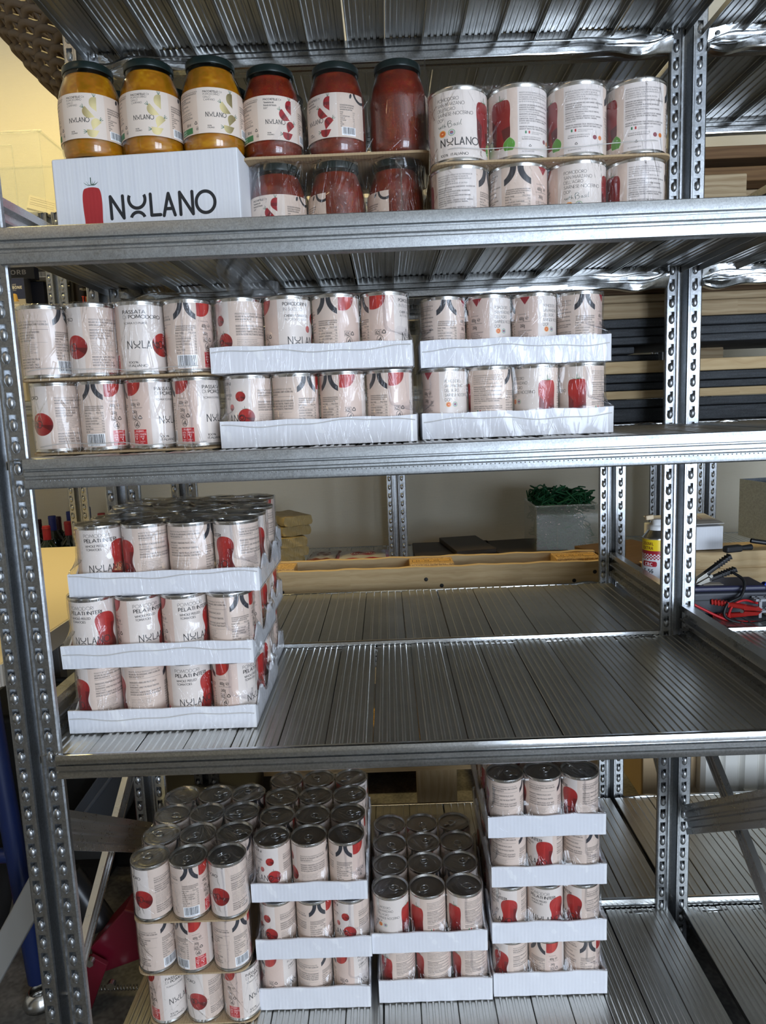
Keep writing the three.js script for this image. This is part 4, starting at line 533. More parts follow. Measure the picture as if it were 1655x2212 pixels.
// ---------------------------------------------------------------- pallets standing behind the second rack
function pallet(name, label, cx, yTop, a, hgt, w, yBase) {
  const o = thing(name, label, 'pallet', [cx, yBase, a]), T = .02, D = .125, board = (bw, bh, z, x, y, mat = M.pine) => { const g = new THREE.BoxGeometry(bw, bh, T, 40, 2, 1), p = g.attributes.position; for (let i = 0; i < p.count; i++) if (p.getY(i) > bh * .49) p.setY(i, p.getY(i) + .002 * Math.sin(p.getX(i) * 50) * Math.sin(p.getX(i) * 17 + z * 80)); g.computeVertexNormals(); return part('plank', uvBox(g.translate(x, y, z), 1, [rnd(), rnd()]), mat, o); };
  const top = yTop - yBase;
  for (const y of [top - .04, top - .3, top - .58]) { board(w, .088, -T / 2, 0, y); board(w, .1, -D + T / 2, 0, y + .002); for (const x of [-w / 2 + .07, 0.02, w / 2 - .07]) part('block', uvBox(rbox(.13, .096, D - 2 * T, .003, x, y + .002, -D / 2), 1, [rnd(), rnd()]), M.chip, o);
    for (const [x, dy] of [[-w / 2 + .06, .01], [-w / 2 + .1, -.015], [.0, .008], [.045, -.012], [w / 2 - .09, -.012], [w / 2 - .03, .012]]) part('nail', new THREE.SphereGeometry(.006, 10, 6).scale(1, 1, .35).translate(x, y + dy, 0), M.black, o); }
  for (const x of [-w / 2 + .07, .02, w / 2 - .07]) part('plank', uvBox(box(.13, top - .01, .018, x, top / 2, -D - .009), 1, [rnd(), rnd()], true), M.pine, o);
  return o;
}
const pl = pallet('wooden_pallet', 'wooden pallet standing on edge behind the second rack', .1, -.462, 2.03, .8, 1.04, -1.279);
{ const mk = canvasTex(256, 64, (x, w, h) => { x.fillStyle = '#c99b52'; x.fillRect(0, 0, w, h); x.strokeStyle = '#3a2a18'; x.lineWidth = 4; x.strokeRect(8, 10, w - 16, h - 20); x.fillStyle = '#3a2a18'; x.font = 'bold 30px sans-serif'; x.textBaseline = 'middle'; x.fillText('IT - 04 - HT', 30, h / 2); });
  for (const x of [.02, .45]) part('stamp', new THREE.PlaneGeometry(.12, .03).rotateX(-Math.PI / 2).translate(x, -.462 + 1.279 + .0125 - .002, -.062), std({ map: mk, roughness: .8 }), pl); }
function slab(name, label, cat, w, h, d, pos, mat, turn = 0, group, r = .003) { const m = shadow(new THREE.Mesh(uvBox(rbox(w, h, d, r, 0, h / 2, 0), 1, [rnd(), rnd()]), mat)); m.name = numbered(name); m.position.set(pos[0], pos[1] + H, -pos[2]); m.rotation.y = turn; scene.add(m); return tag(m, label, cat, group); }
// pressed-board sheets lit through the pallet's openings
const chipY = std({ map: rep(dataTex(256, (u, v) => { const k = 0.75 + 0.5 * (nC(u, v) - .5) + .35 * (nD(u, v) - .5); return [k, k * .78, k * .42]; }, true), 3, 3), roughness: .85 }), chipG = std({ map: rep(dataTex(256, (u, v) => { const k = 0.5 + 0.6 * (nC(u, v) - .5) + .4 * (nD(u, v) - .5); return [k, k * 1.0, k * .45]; }, true), 3, 3), roughness: .85 }), chipO = std({ map: rep(dataTex(256, (u, v) => { const k = 0.7 + 0.4 * (nC(u, v) - .5) + .4 * (nD(u, v) - .5); return [k, k * .33, k * .2]; }, true), 3, 3), roughness: .85 });
slab('pressed_board', 'yellow pressed wood-chip board lying behind the pallet', 'board', .42, .05, .4, [-.06, -1.2, 2.45], chipY);
slab('pressed_board', 'yellow pressed wood-chip board behind the tall stack of tins', 'board', .32, .05, .4, [.36, -1.2, 2.45], chipY);
slab('pressed_board', 'greenish pressed wood-chip board behind the cherry tins', 'board', .30, .05, .4, [-.43, -1.2, 2.45], chipG);
slab('pressed_board', 'orange-red pressed chip block by the rear left post', 'board', .12, .12, .2, [-.65, -1.28 + .14, 2.2], chipO);
slab('brown_carton', 'brown cardboard carton on the floor behind the racks', 'carton', .3, .5, .3, [.93, -1.279, 2.3], M.kraft);

// ---------------------------------------------------------------- boards and timber on the second rack
const bl = (i) => ['lowest', 'second', 'third', 'fourth', 'fifth', 'sixth', 'seventh', 'eighth', 'ninth', 'tenth', 'eleventh', 'twelfth', 'topmost'][i];
{ let y = DB[2] + .001, i = 0;
  for (const [h, x0, x1, m, dz] of [[.030, .35, 1.72, 'b', .01], [.018, .35, 1.75, 'b', 0], [.018, .38, 1.7, 'p', .012], [.016, .34, 1.74, 'b', .02], [.018, .33, 1.72, 'b', .005], [.026, .32, 1.75, 'p', 0]]) { slab(m === 'p' ? 'pine_board' : 'black_board', m === 'p' ? `pale pine board lying ${bl(i)} in the board pile by the rear post` : `black painted board lying ${bl(i)} in the board pile by the rear post`, 'board', x1 - x0, h, .3, [(x0 + x1) / 2, y, 1.56 + .15 + dz], m === 'p' ? M.pine : M.blackWood); y += h + .0008; i++; }
  const y6 = y; for (const [x0, x1, h, dz] of [[.34, .60, .014, .02], [1.0, 1.75, .016, .012]]) slab(x0 < .5 ? 'black_board' : 'pine_board', x0 < .5 ? 'short black board ending left of the rear post' : 'splintered pale board ending right of the rear post', 'board', x1 - x0, h, .26, [(x0 + x1) / 2, y6, 1.56 + .14 + dz], x0 < .5 ? M.blackWood : M.pineOld);
  slab('black_board', 'short black board lying on another, left of the rear post', 'board', .20, .015, .26, [.44, y6 + .015, 1.70], M.blackWood);
  for (const [x, w] of [[.36, .06], [.78, .06], [1.2, .06], [1.6, .06]]) slab('spacer_block', `wooden spacer block between the boards, ${x < .5 ? 'leftmost' : x < 1 ? 'right of the post' : x < 1.4 ? 'third along' : 'rightmost'}`, 'block', w, .033, .12, [x, y6 + (x < .5 ? .0305 : x > 1 ? .0165 : .0005) * 1, 1.80], M.pineOld).scale.y = x < .5 ? .003 / .033 * 1 : x > 1 ? .5 : 1;
  y = y6 + .034; i = 6;
  for (const [h, x0, x1, m, dz] of [[.016, .33, 1.75, 'b', .0], [.018, .36, 1.74, 'b', .012], [.018, .33, .86, 'b', .004], [.032, .34, 1.73, 'q', 0], [.017, .33, 1.75, 'q', .008], [.030, .36, 1.74, 'd', .02]]) { slab(m === 'b' ? 'black_board' : 'pine_board', { b: `black painted board lying ${bl(i)} in the board pile by the rear post`, q: `weathered pine plank lying ${bl(i)} in the board pile by the rear post`, d: 'dark stained plank lying topmost in the board pile' }[m], 'board', x1 - x0, h, .3, [(x0 + x1) / 2, y, 1.56 + .15 + dz], m === 'b' ? M.blackWood : m === 'q' ? M.pineOld : std({ map: M.pineOld.map, color: lin(.25, .18, .12), roughness: .8 })); y += h + .0008; i++; }
}
{ const y = DB[1] + .001; slab('timber_beam', 'dark timber beam lying under the pale squared beams', 'timber', 1.1, .115, .12, [1.25, y, 1.72], std({ map: M.pineOld.map, color: lin(.22, .18, .14), roughness: .8 }));
  slab('timber_beam', 'pale squared timber beam end showing beside the rear post', 'timber', .32, .062, .1, [.60, y + .1165, 1.60], M.pineOld); slab('timber_beam', 'long pale squared timber beam behind the short one', 'timber', 1.0, .062, .1, [1.15, y + .1165, 1.72], M.pineOld);
  slab('timber_beam', 'short dark timber carrying the pale beam end', 'timber', .34, .115, .1, [.60, y, 1.60], std({ map: M.pineOld.map, color: lin(.1, .08, .06), roughness: .8 }));
  slab('brown_plank', 'brown plank lying above the squared beams', 'board', 1.3, .03, .22, [1.1, y + .18, 1.72], std({ map: M.pineOld.map, color: lin(.4, .28, .17), roughness: .8 })); slab('brown_plank', 'thinner brown plank topmost above the squared beams', 'board', 1.3, .026, .2, [1.12, y + .236, 1.74], std({ map: M.pineOld.map, color: lin(.36, .25, .16), roughness: .8 })); for (const x of [.6, 1.3]) slab('spacer_block', `dark spacer block between the two brown planks, ${x < 1 ? 'by the post' : 'out by the side'}`, 'block', .08, .025, .1, [x, y + .2105, 1.74], M.black); }

// ---------------------------------------------------------------- right bay of the third shelf
const shelfR = DB[3] + .001;
{ const o = thing('spray_can', 'white and yellow aerosol spray can with red check band behind the rear post', 'spray can', [.672, shelfR, 1.78]), r = .033;
  const t = canvasTex(1024, 640, (x, W, HH) => { x.fillStyle = '#e9eaec'; x.fillRect(0, 0, W, HH); x.fillStyle = '#f0cf1f'; x.fillRect(0, 0, W, HH * .2); x.fillStyle = '#a3182c'; x.fillRect(0, HH * .2, W, HH * .06); for (let i = 0; i < 48; i++) for (let j = 0; j < 4; j++) if ((i + j) % 2) x.fillRect(i * W / 48, HH * (.26 + j * .025), W / 48, HH * .025); x.fillStyle = '#b01c2e'; const c = W * .46; x.beginPath(); x.roundRect(c - 110, HH * .39, 190, 62, 22); x.fill(); x.fillStyle = '#fff'; x.font = 'bold 56px sans-serif'; x.textBaseline = 'top'; x.fillText('CRC', c - 78, HH * .393); x.fillStyle = '#1d1d1f'; x.font = 'bold 66px sans-serif'; x.fillText('5-56', c - 90, HH * .51); x.fillStyle = '#6b2418'; x.font = 'bold 48px sans-serif'; x.fillText('250ML', c - 110, HH * .03); x.fillText('EXTRA', c - 110, HH * .108); lines(x, c - 90, HH * .66, 200, 18, ['MULTI-USE LUBRICANT', 'LOOSENS RUSTED PARTS', 'PROTECTS METAL', '* EXTREMELY FLAMMABLE']); x.strokeStyle = '#8a2020'; x.lineWidth = 5; for (const q of [c - 40, c + 60]) { x.save(); x.translate(q, HH * .95); x.rotate(.785); x.strokeRect(-20, -20, 40, 40); x.restore(); } });
  part('can_body', lathe([[.001, 0], [r - .002, 0], [r + .0008, .002], [r + .0008, .004], [r, .006], [r, .152], [r + .0006, .154], [r - .004, .16], [.020, .172], [.0185, .174], [.001, .174]], 36), M.tin, o); part('label', new THREE.CylinderGeometry(r + .0004, r + .0004, .140, 40, 1, true, -Math.PI, 6.2832).translate(0, .081, 0), std({ map: t, roughness: .35 }), o).rotation.y = -.33 - .2;
  const cap = std({ color: lin(.75, .75, .74), roughness: .4 }); const c = part('valve_cap', lathe([[.0195, .168], [.0195, .180], [.015, .184], [.011, .186], [.011, .198], [.001, .199]], 24), cap, o); const nz = part('nozzle', rbox(.02, .012, .012, .003, .006, .205, 0), std({ color: lin(.7, .55, .36), roughness: .5 }), o); void c; nz.rotation.z = .12; }
{ const o = thing('small_white_box', 'small white cardboard box with its printed lid flap lifted, on the timber', 'carton', [.80, -.405, 1.93], .06), w = .17, h = .063, d = .11; part('box_body', uvBox(rbox(w, h, d, .003, 0, h / 2, 0)), M.white, o);
  const lid = part('lid_flap', uvBox(rbox(w + .004, .0025, d, .001, 0, 0, 0)), std({ color: lin(.5, .48, .45), roughness: .8 }), o); lid.position.set(0, h + .012, 0); lid.rotation.x = .1; const t = canvasTex(256, 128, (x, W, HH) => { x.fillStyle = '#a8a29a'; x.fillRect(0, 0, W, HH); x.fillStyle = '#8d3326'; x.font = 'bold 44px sans-serif'; x.textBaseline = 'middle'; x.fillText('CERT', 60, 50); x.strokeStyle = '#8d3326'; x.lineWidth = 4; x.strokeRect(52, 22, 140, 54); }); part('lid_print', new THREE.PlaneGeometry(.12, .06).rotateX(-Math.PI / 2), std({ map: t, roughness: .8 }), lid).position.set(.02, .0018, 0); }
slab('timber_beam', 'upper pale timber beam on the right bay, under the white box', 'timber', 1.0, .052, .12, [1.26, -.460, 1.92], M.pine); slab('timber_beam', 'lower pale timber beam on the right bay, behind the charger', 'timber', 1.06, .046, .13, [1.23, shelfR, 1.92], M.pine);
slab('fibre_board', 'dark brown board leaning flat left of the spray can', 'board', .22, .012, .3, [.74, -.466, 2.14], std({ map: M.pineOld.map, color: lin(.25, .18, .12), roughness: .8 }), .35);
{ const g = thing('galvanised_box', 'open galvanised sheet metal box with bolt holes on the timber', 'metal box', [1.13, -.405, 2.0], .12), w = .2, h = .165, d = .16, t = .004; const m = std({ color: lin(.36, .40, .46), metalness: .2, roughness: .5, map: rep(spangle, 3, 3) });
  part('front_panel', uvBox(extrude([[-w / 2, 0], [w / 2, 0], [w / 2, h], [-w / 2, h]], t, 0, [[[-.082, .03], [-.078, .034], [-.074, .03], [-.078, .026]], [[-.082, .13], [-.078, .134], [-.074, .13], [-.078, .126]]]).translate(0, 0, d / 2)), m, g); part('back_panel', uvBox(box(w, h, t, 0, h / 2, -d / 2)), m, g); for (const s of [-1, 1]) part('side_panel', uvBox(box(t, h, d, s * w / 2, h / 2, 0)), m, g); part('floor_panel', uvBox(box(w, t, d, 0, t / 2, 0)), m, g); }
{ const c = thing('plastic_sheet', 'clear plastic sheet leaning against the galvanised box', 'plastic sheet', [1.2, -.40, 1.88]); part('sheet', rbox(.22, .17, .002, .0008, 0, .085, 0), M.clear, c).rotation.x = -.2; }
{ const o = thing('battery_charger', 'black battery charger with blue end handle on the right bay', 'battery charger', [.765, shelfR, 1.645], -.05), blk = std({ color: lin(.018, .02, .03), roughness: .45 }), blu = std({ color: lin(.02, .06, .45), roughness: .4 });
  part('case', uvBox(rbox(.20, .056, .10, .008, 0, .028, 0, 3)), blk, o); part('top_cover', rbox(.19, .014, .09, .006, 0, .060, 0, 3), std({ color: lin(.03, .03, .07), roughness: .4 }), o); part('rating_label', box(.045, .0006, .022, -.02, .0675, .02), std({ color: lin(.55, .48, .38), roughness: .6 }), o); part('end_handle', tube([[.088, .008, .03], [.104, .02, .03], [.106, .05, .03], [.09, .066, .03]], .009, 24, 8), blu, o); part('side_groove', box(.19, .002, .001, 0, .036, .0504), M.black, o); }
const cord = (name, label, pts, r, c) => { const m = shadow(new THREE.Mesh(tube(pts.map((p) => [p[0], p[1] + H, -p[2]]), r, 90, 8), std({ color: c, roughness: .45 }))); m.name = numbered(name); scene.add(m); return tag(m, label, 'cable'); };
const cBlk = lin(.01, .01, .011), cRed = lin(.55, .015, .02);
cord('cable', 'black power cable curving down from the plug to the charger', [[.90, -.36, 1.76], [.955, -.375, 1.75], [.975, -.43, 1.74], [.93, -.47, 1.7], [.87, -.47, 1.68]], .006, cBlk);
{ const o = thing('power_plug', 'black power plug lying on the timber', 'plug', [.875, -.4, 1.80], .25); part('plug_body', rbox(.05, .018, .02, .006, 0, .012, 0, 3), M.black, o); part('strain_relief', cyl(.006, .03, 0, 0, 0, 12, .008).rotateZ(-Math.PI / 2).translate(.025, .012, 0), M.black, o); }
cord('cable', 'red charger lead running along the deck', [[.64, -.44, 1.585], [.70, -.475, 1.575], [.75, -.498, 1.56], [.80, -.503, 1.55], [.88, -.503, 1.56], [.96, -.503, 1.57]], .003, cRed); cord('cable', 'black charger lead looping from the black clamp to the deck', [[.79, -.405, 1.62], [.805, -.42, 1.6], [.79, -.45, 1.58], [.755, -.465, 1.57], [.745, -.49, 1.56], [.78, -.503, 1.545], [.86, -.5, 1.55], [.96, -.5, 1.56]], .0035, cBlk); cord('cable', 'thin red lead curled over the red clamp', [[.755, -.5, 1.57], [.765, -.468, 1.565], [.79, -.458, 1.57], [.83, -.47, 1.585]], .0028, cRed);
function clamp(label, pos, turn, tilt, c, grip) { const o = thing('crocodile_clamp', label, 'clamp', pos, turn); const m = std({ color: c, roughness: .4 }); for (const s of [-1, 1]) { const g = part('grip', rbox(.075, .011, .014, .004, .02, s * .010, 0, 3).rotateZ(s * .14), m, o); for (let i = 0; i < 6; i++) part('grip_rib', rbox(.003, .0125, .0155, .001, .018 + i * .007, s * .0125 + s * i * .001, 0, 1), m, g); part('jaw', extrude([[-.048, s * .002], [-.015, s * .002], [-.012, s * .012], [-.04, s * .008]], .012, .0008).translate(0, 0, -.006), grip, o); } part('pivot', cyl(.004, .02, 0, -.01, 0, 12).rotateX(Math.PI / 2).translate(-.01, 0, 0), M.tin, o); o.rotation.z = tilt; return o; }
clamp('black crocodile clamp resting on the charger', [.745, shelfR + .092, 1.625], .15, .42, lin(.012, .012, .013), M.tin); clamp('red crocodile clamp lying on the steel deck', [.775, shelfR + .022, 1.56], 2.4, -.12, lin(.5, .02, .015), std({ color: lin(.5, .02, .015), roughness: .5 }));
{ const o = thing('plastic_grid', 'grey plastic grid tray at the edge of the right bay', 'grid tray', [.93, shelfR + .004, 1.60], -.12), m = std({ color: lin(.34, .35, .37), roughness: .5 }); for (const l of [0, .026]) { for (let i = 0; i < 9; i++) part('bar', rbox(.22, .006, .003, .001, 0, l + .012, -.05 + i * .0125, 1), m, o); for (let i = 0; i < 12; i++) part('bar', rbox(.003, .006, .11, .001, -.1 + i * .018, l + .012, 0, 1), m, o); } for (const [x, z] of [[-.1, .05], [.1, .05], [-.1, -.05], [.1, -.05]]) part('foot', box(.006, .042, .006, x, .019, z), m, o); o.rotation.x = .0; }
// white panel radiator beyond the right bay
{ const o = thing('radiator', 'white ribbed panel radiator behind the right bay', 'radiator', [1.5, -1.24, 2.12]), m = std({ color: lin(.72, .70, .64), roughness: .45 }), prof = []; const w = 1.1, n = 18; for (let i = 0; i <= n; i++) { const x = -w / 2 + w * i / n; prof.push([x, 0], [x + w / n * .18, -.014], [x + w / n * .8, -.014]); if (i < n) prof.push([x + w / n * .98, 0]); } prof.push([w / 2 + .05, 0], [w / 2 + .05, .05], [-w / 2, .05]);
  part('ribbed_panel', toCreasedNormals(extrude(prof.slice(), .64).rotateX(-Math.PI / 2).translate(0, 0, 0), .4), m, o); part('top_grille', rbox(w + .06, .02, .07, .004, .02, .65, .02), m, o); for (const x of [-.4, .4]) part('foot', box(.04, .03, .06, x, -.0, .0), m, o); }

// ---------------------------------------------------------------- third rack: goods far behind
const r3 = -.6 + .0;
{ const mB = std({ color: lin(.42, .31, .13), roughness: .45, bumpMap: rep(filmTex, 2, 2), bumpScale: .004 }), mG = std({ color: lin(.25, .25, .26), roughness: .5 });
  [[-.425, 0], [-.43, .01], [-.44, -.02], [-.455, .0], [-.47, .015]].reverse().forEach(([x, dz], i) => { const o = thing('pasta_pack', `yellow plastic-wrapped pasta brick, ${['lowest', 'second', 'third', 'fourth', 'topmost'][i]} of its stack by the wall`, 'pasta pack', [x + .02 + (i < 2 ? .02 : 0), r3 + i * .0405, 2.84 + dz], .35 + .05 * i), g = new THREE.BoxGeometry(.12, .038, .19, 12, 5, 14), p = g.attributes.position; for (let k = 0; k < p.count; k++) { const a = p.getX(k), b = p.getY(k), c = p.getZ(k), n = .003 * Math.sin(a * 90 + b * 160 + i) * Math.sin(c * 80), e = 1 - .1 * Math.pow(Math.abs(a) / .06, 6) - .0; p.setXYZ(k, a * (1 - .06 * Math.pow(Math.abs(b) / .019, 4)), b * e + n * .6, c + n); } g.computeVertexNormals(); part('wrapped_body', uvBox(g.translate(0, .02, 0)), mB, o); part('end_seal', rbox(.1, .03, .006, .002, 0, .02, -.097), mG, o); }); }
{ const t = (c) => canvasTex(256, 160, (x, W, HH) => { x.fillStyle = '#a9a29c'; x.fillRect(0, 0, W, HH); x.fillStyle = c; x.fillRect(0, 0, W, 16); x.fillRect(0, HH - 22, W, 22); x.fillRect(0, 0, 14, HH); x.fillRect(W - 18, 0, 18, HH); x.beginPath(); x.ellipse(W * .5, HH * .5, W * .24, HH * .17, 0, 0, 7); x.fill(); x.fillStyle = '#d8c9bf'; x.font = 'bold 20px sans-serif'; x.textAlign = 'center'; x.fillText('CASARECCIA', W * .5, HH * .54); });
  const red = std({ map: t('#8a1420'), roughness: .25 }), brn = std({ map: t('#6d3a26'), roughness: .3 });
  for (const [x, a, w, tw, m, l, hh] of [[-.11, 2.80, .21, .03, red, 'red and clear food bag lying flat on the far shelf', .034], [-.27, 2.84, .12, -.05, brn, 'brown and clear food bag between the pasta and the red bag', .03]]) { const o = thing('food_bag', l, 'food bag', [x, r3, a], tw); const g = new THREE.BoxGeometry(w, hh, .2, 16, 3, 14), p = g.attributes.position; for (let k = 0; k < p.count; k++) { const u = p.getX(k) / w * 2, v = p.getZ(k) / .1; p.setY(k, p.getY(k) * (1.1 - .75 * Math.max(u * u * u * u, v * v * v * v)) + .002 * Math.sin(u * 9 + v * 7)); } g.computeVertexNormals(); part('bag', g.translate(0, hh / 2, 0), m, o).rotation.x = -.0; part('seal', rbox(w, .003, .012, .001, 0, hh * .4, .104), m, o); } }
const tile = std({ color: lin(.075, .062, .052), roughness: .55, map: M.pineOld.map });
[[.19, .0, .19, .03, .02, 'small dark board leftmost'], [.31, .031, .16, .02, .5, 'narrow dark board in the middle'], [.54, .0, .27, .03, .42, 'wide dark board beside the twine bin']].forEach(([x, y, w, h, tw, l]) => slab('dark_board', `${l} of the boards on the far shelf`, 'board', w, h, .3, [x, r3 + y + .0, 2.86], tile, tw * .3));
slab('dark_board', 'lower dark board under the narrow board on the far shelf', 'board', .15, .03, .3, [.34, r3, 2.86], tile);
{ const o = thing('twine_bin', 'clear plastic bin filled with green twine on the far shelf', 'bin', [.69, r3 + .0, 2.86]), w = .24, h = .205, d = .24, t = .003; const wall = (a, b, c, x, y, z) => part('bin_wall', rbox(a, b, c, .0012, x, y, z), M.clear, o); wall(w, h, t, 0, h / 2, d / 2); wall(w, h, t, 0, h / 2, -d / 2); wall(t, h, d, -w / 2, h / 2, 0); wall(t, h, d, w / 2, h / 2, 0); part('bin_base', box(w, t, d, 0, t / 2, 0), M.clear, o); part('rim', merge([rbox(w + .014, .006, .008, .002, 0, h, d / 2), rbox(w + .014, .006, .008, .002, 0, h, -d / 2), rbox(.008, .006, d, .002, -w / 2, h, 0), rbox(.008, .006, d, .002, w / 2, h, 0)]), M.clear, o); part('front_recess', merge([rbox(.002, .15, .004, .0008, -.04, .09, d / 2 + .003), rbox(.002, .15, .004, .0008, .07, .09, d / 2 + .003), rbox(.112, .002, .004, .0008, .015, .165, d / 2 + .003)]), M.clear, o);
  const loops = []; for (let i = 0; i < 230; i++) { const cx = rr(-.09, .09), cz = rr(-.09, .09), top = i < 95, cy = top ? rr(.20, .245) : rr(.02, .2), pts = []; for (let k = 0; k < 7; k++) pts.push([Math.max(-.113, Math.min(.113, cx + rr(-.05, .05))), Math.min(cy + rr(-.03, .03), .275), Math.max(-.112, Math.min(.112, cz + rr(-.05, .05)))]); loops.push(tube(pts, .0026, 28, 5)); }
  const tw = shadow(new THREE.Mesh(merge(loops), std({ color: lin(.008, .10, .035), roughness: .7 }))); tw.name = 'green_twine'; tw.position.set(.69, r3 + H, -2.86); tw.userData.kind = 'stuff'; scene.add(tw); tag(tw, 'tangled green twine heaped in the clear bin', 'twine'); }
// bottles
function bottle(x, a, y, h, cap, capName, label) { const o = thing('wine_bottle', label, 'bottle', [x, y, a]); const k = h / .3; part('glass', lathe([[.001, .002], [.030, .001], [.0365, .005], [.037, .02], [.037, .17], [.034, .19], [.02, .212], [.0145, .225], [.0142, .29]].map(([r, q]) => [r, q * k]), 24), std({ color: lin(.008, .014, .008), roughness: .08 }), o); part('capsule', lathe([[.0150, .226], [.0152, .297], [.0135, .3], [.0005, .3]].map(([r, q]) => [r, q * k]), 20), std({ color: cap, roughness: .35 }), o); part('neck_ring', new THREE.TorusGeometry(.0155, .0012, 6, 20).rotateX(Math.PI / 2).translate(0, .287 * k, 0), std({ color: cap, roughness: .35 }), o); return o; }
{ const red = lin(.42, .02, .03), blue = lin(.015, .03, .22), grn = lin(.10, .22, .02), dk = lin(.05, .01, .015), yb = -.618;
  [[-1.335, 2.74, .222, red, 'red-capped bottle nearest the bench'], [-1.285, 2.82, .225, red, 'second red-capped bottle behind the bench'], [-1.245, 2.89, .23, red, 'third red-capped bottle, by the far post'], [-1.205, 2.96, .235, red, 'fourth red-capped bottle, half behind the post'], [-1.375, 2.88, .242, blue, 'blue-capped bottle standing tallest behind the bench'], [-1.345, 2.98, .245, blue, 'second blue-capped bottle behind the red ones'], [-1.31, 3.07, .25, blue, 'rear blue-capped bottle by the wall'], [-1.44, 2.86, .215, dk, 'dark-capped bottle at the bench end'], [-1.47, 2.95, .22, dk, 'second dark-capped bottle at the bench end'], [-1.41, 3.0, .222, dk, 'dark-capped bottle near the wall'], [-1.49, 2.78, .20, dk, 'dark-capped bottle outermost at the bench end']].forEach(([x, a, h, c, l]) => bottle(x, a, yb, h, c, '', l));
  [[-1.075, 2.78, .222, 'green-capped bottle right of the far post'], [-1.035, 2.86, .228, 'second green-capped bottle beside the tins'], [-1.09, 2.95, .232, 'rear green-capped bottle by the wall']].forEach(([x, a, h, l]) => bottle(x, a, -.598, h, grn, '', l)); }
// coffee capsule boxes
{ const front = canvasTex(256, 512, (x, W, HH) => { x.fillStyle = '#a39c92'; x.fillRect(0, 0, W, HH); x.fillStyle = '#232b4d'; x.fillRect(0, 0, W, HH * .46); x.fillStyle = '#b9b6ae'; x.fillRect(8, 14, 84, 34); x.fillStyle = '#d6d2c8'; x.textAlign = 'center'; x.font = '22px serif'; x.fillText('CAFFÈ', W / 2, HH * .16); x.font = 'bold 46px sans-serif'; x.save(); x.translate(W / 2, HH * .235); x.scale(.92, 1); x.fillText('BORBONE', 0, 0); x.restore(); x.font = '16px serif'; x.fillText('NAPOLI', W / 2, HH * .275); const g = x.createLinearGradient(80, 0, 180, 0); g.addColorStop(0, '#7a5a20'); g.addColorStop(.5, '#d9b25a'); g.addColorStop(1, '#8a6524'); x.fillStyle = g; x.beginPath(); x.moveTo(W / 2 - 44, HH * .50); x.lineTo(W / 2 - 32, HH * .36); x.quadraticCurveTo(W / 2, HH * .31, W / 2 + 32, HH * .36); x.lineTo(W / 2 + 44, HH * .50); x.fill(); x.fillRect(W / 2 - 50, HH * .49, 100, 10); x.fillStyle = '#e9e4da'; x.font = 'bold 30px serif'; x.fillText('Lungo', W / 2, HH * .60); x.fillText('Sublime', W / 2, HH * .665); x.font = '14px sans-serif'; x.fillText('CREMOSO & INTENSO', W / 2, HH * .74); x.fillRect(W * .2, HH * .85, W * .6, 4); });
  const mF = std({ map: front, roughness: .5 }), navy = std({ color: lin(.012, .014, .03), roughness: .6 });
  for (let i = 0; i < 5; i++) { const o = thing('coffee_box', i ? `dark coffee capsule box, ${ORD[i]} in the row behind the front box` : 'navy and grey coffee capsule box with a gold capsule, front of its row', 'coffee box', [-1.333 + i * .03, .362, 2.71 + i * .085], -.0); part('carton', uvBox(rbox(.082, .162, .05, .002, 0, .081, 0)), navy, o); part('front_print', new THREE.PlaneGeometry(.08, .16).translate(0, .081, .0254), i ? navy : mF, o); }
  const bt = canvasTex(256, 128, (x, W, HH) => { x.fillStyle = '#141416'; x.fillRect(0, 0, W, HH); x.fillStyle = '#8f8a84'; x.font = 'bold 60px sans-serif'; x.textBaseline = 'middle'; x.fillText('BORB', 40, HH / 2); });
  { const o = thing('coffee_box', 'black coffee box lying on top of the capsule box row', 'coffee box', [-1.335, .526, 2.79]); part('carton', uvBox(rbox(.13, .05, .13, .002, 0, .025, 0)), navy, o); part('front_print', new THREE.PlaneGeometry(.128, .048).translate(0, .025, .0656), std({ map: bt, roughness: .5 }), o); }
  const gt = canvasTex(256, 96, (x, W, HH) => { x.fillStyle = '#6d6a66'; x.fillRect(0, 0, W, HH); barcode(x, 16, 14, 90, 50); x.fillStyle = '#aaa59a'; x.fillRect(130, 14, 110, 66); lines(x, 136, 20, 96, 14, ['LOTTO 2311', 'SCAD. 06/2025', 'PZ 10']); });
  [0, 1].forEach((i) => { const o = thing('grey_carton', `grey carton with barcode sticker, ${i ? 'upper' : 'lower'} of two by the coffee boxes`, 'carton', [-1.235, .525 + i * .037, 2.82]); part('carton_body', uvBox(rbox(.1, .036, .12, .002, 0, .018, 0)), std({ color: lin(.16, .155, .15), roughness: .7 }), o); part('sticker', new THREE.PlaneGeometry(.096, .032).translate(0, .018, .0606), std({ map: gt, roughness: .6 }), o); });
  slab('grey_carton', 'plain grey carton carrying the two stickered cartons', 'carton', .1, .158, .14, [-1.225, .362, 2.93], std({ color: lin(.05, .048, .047), roughness: .7 })); }
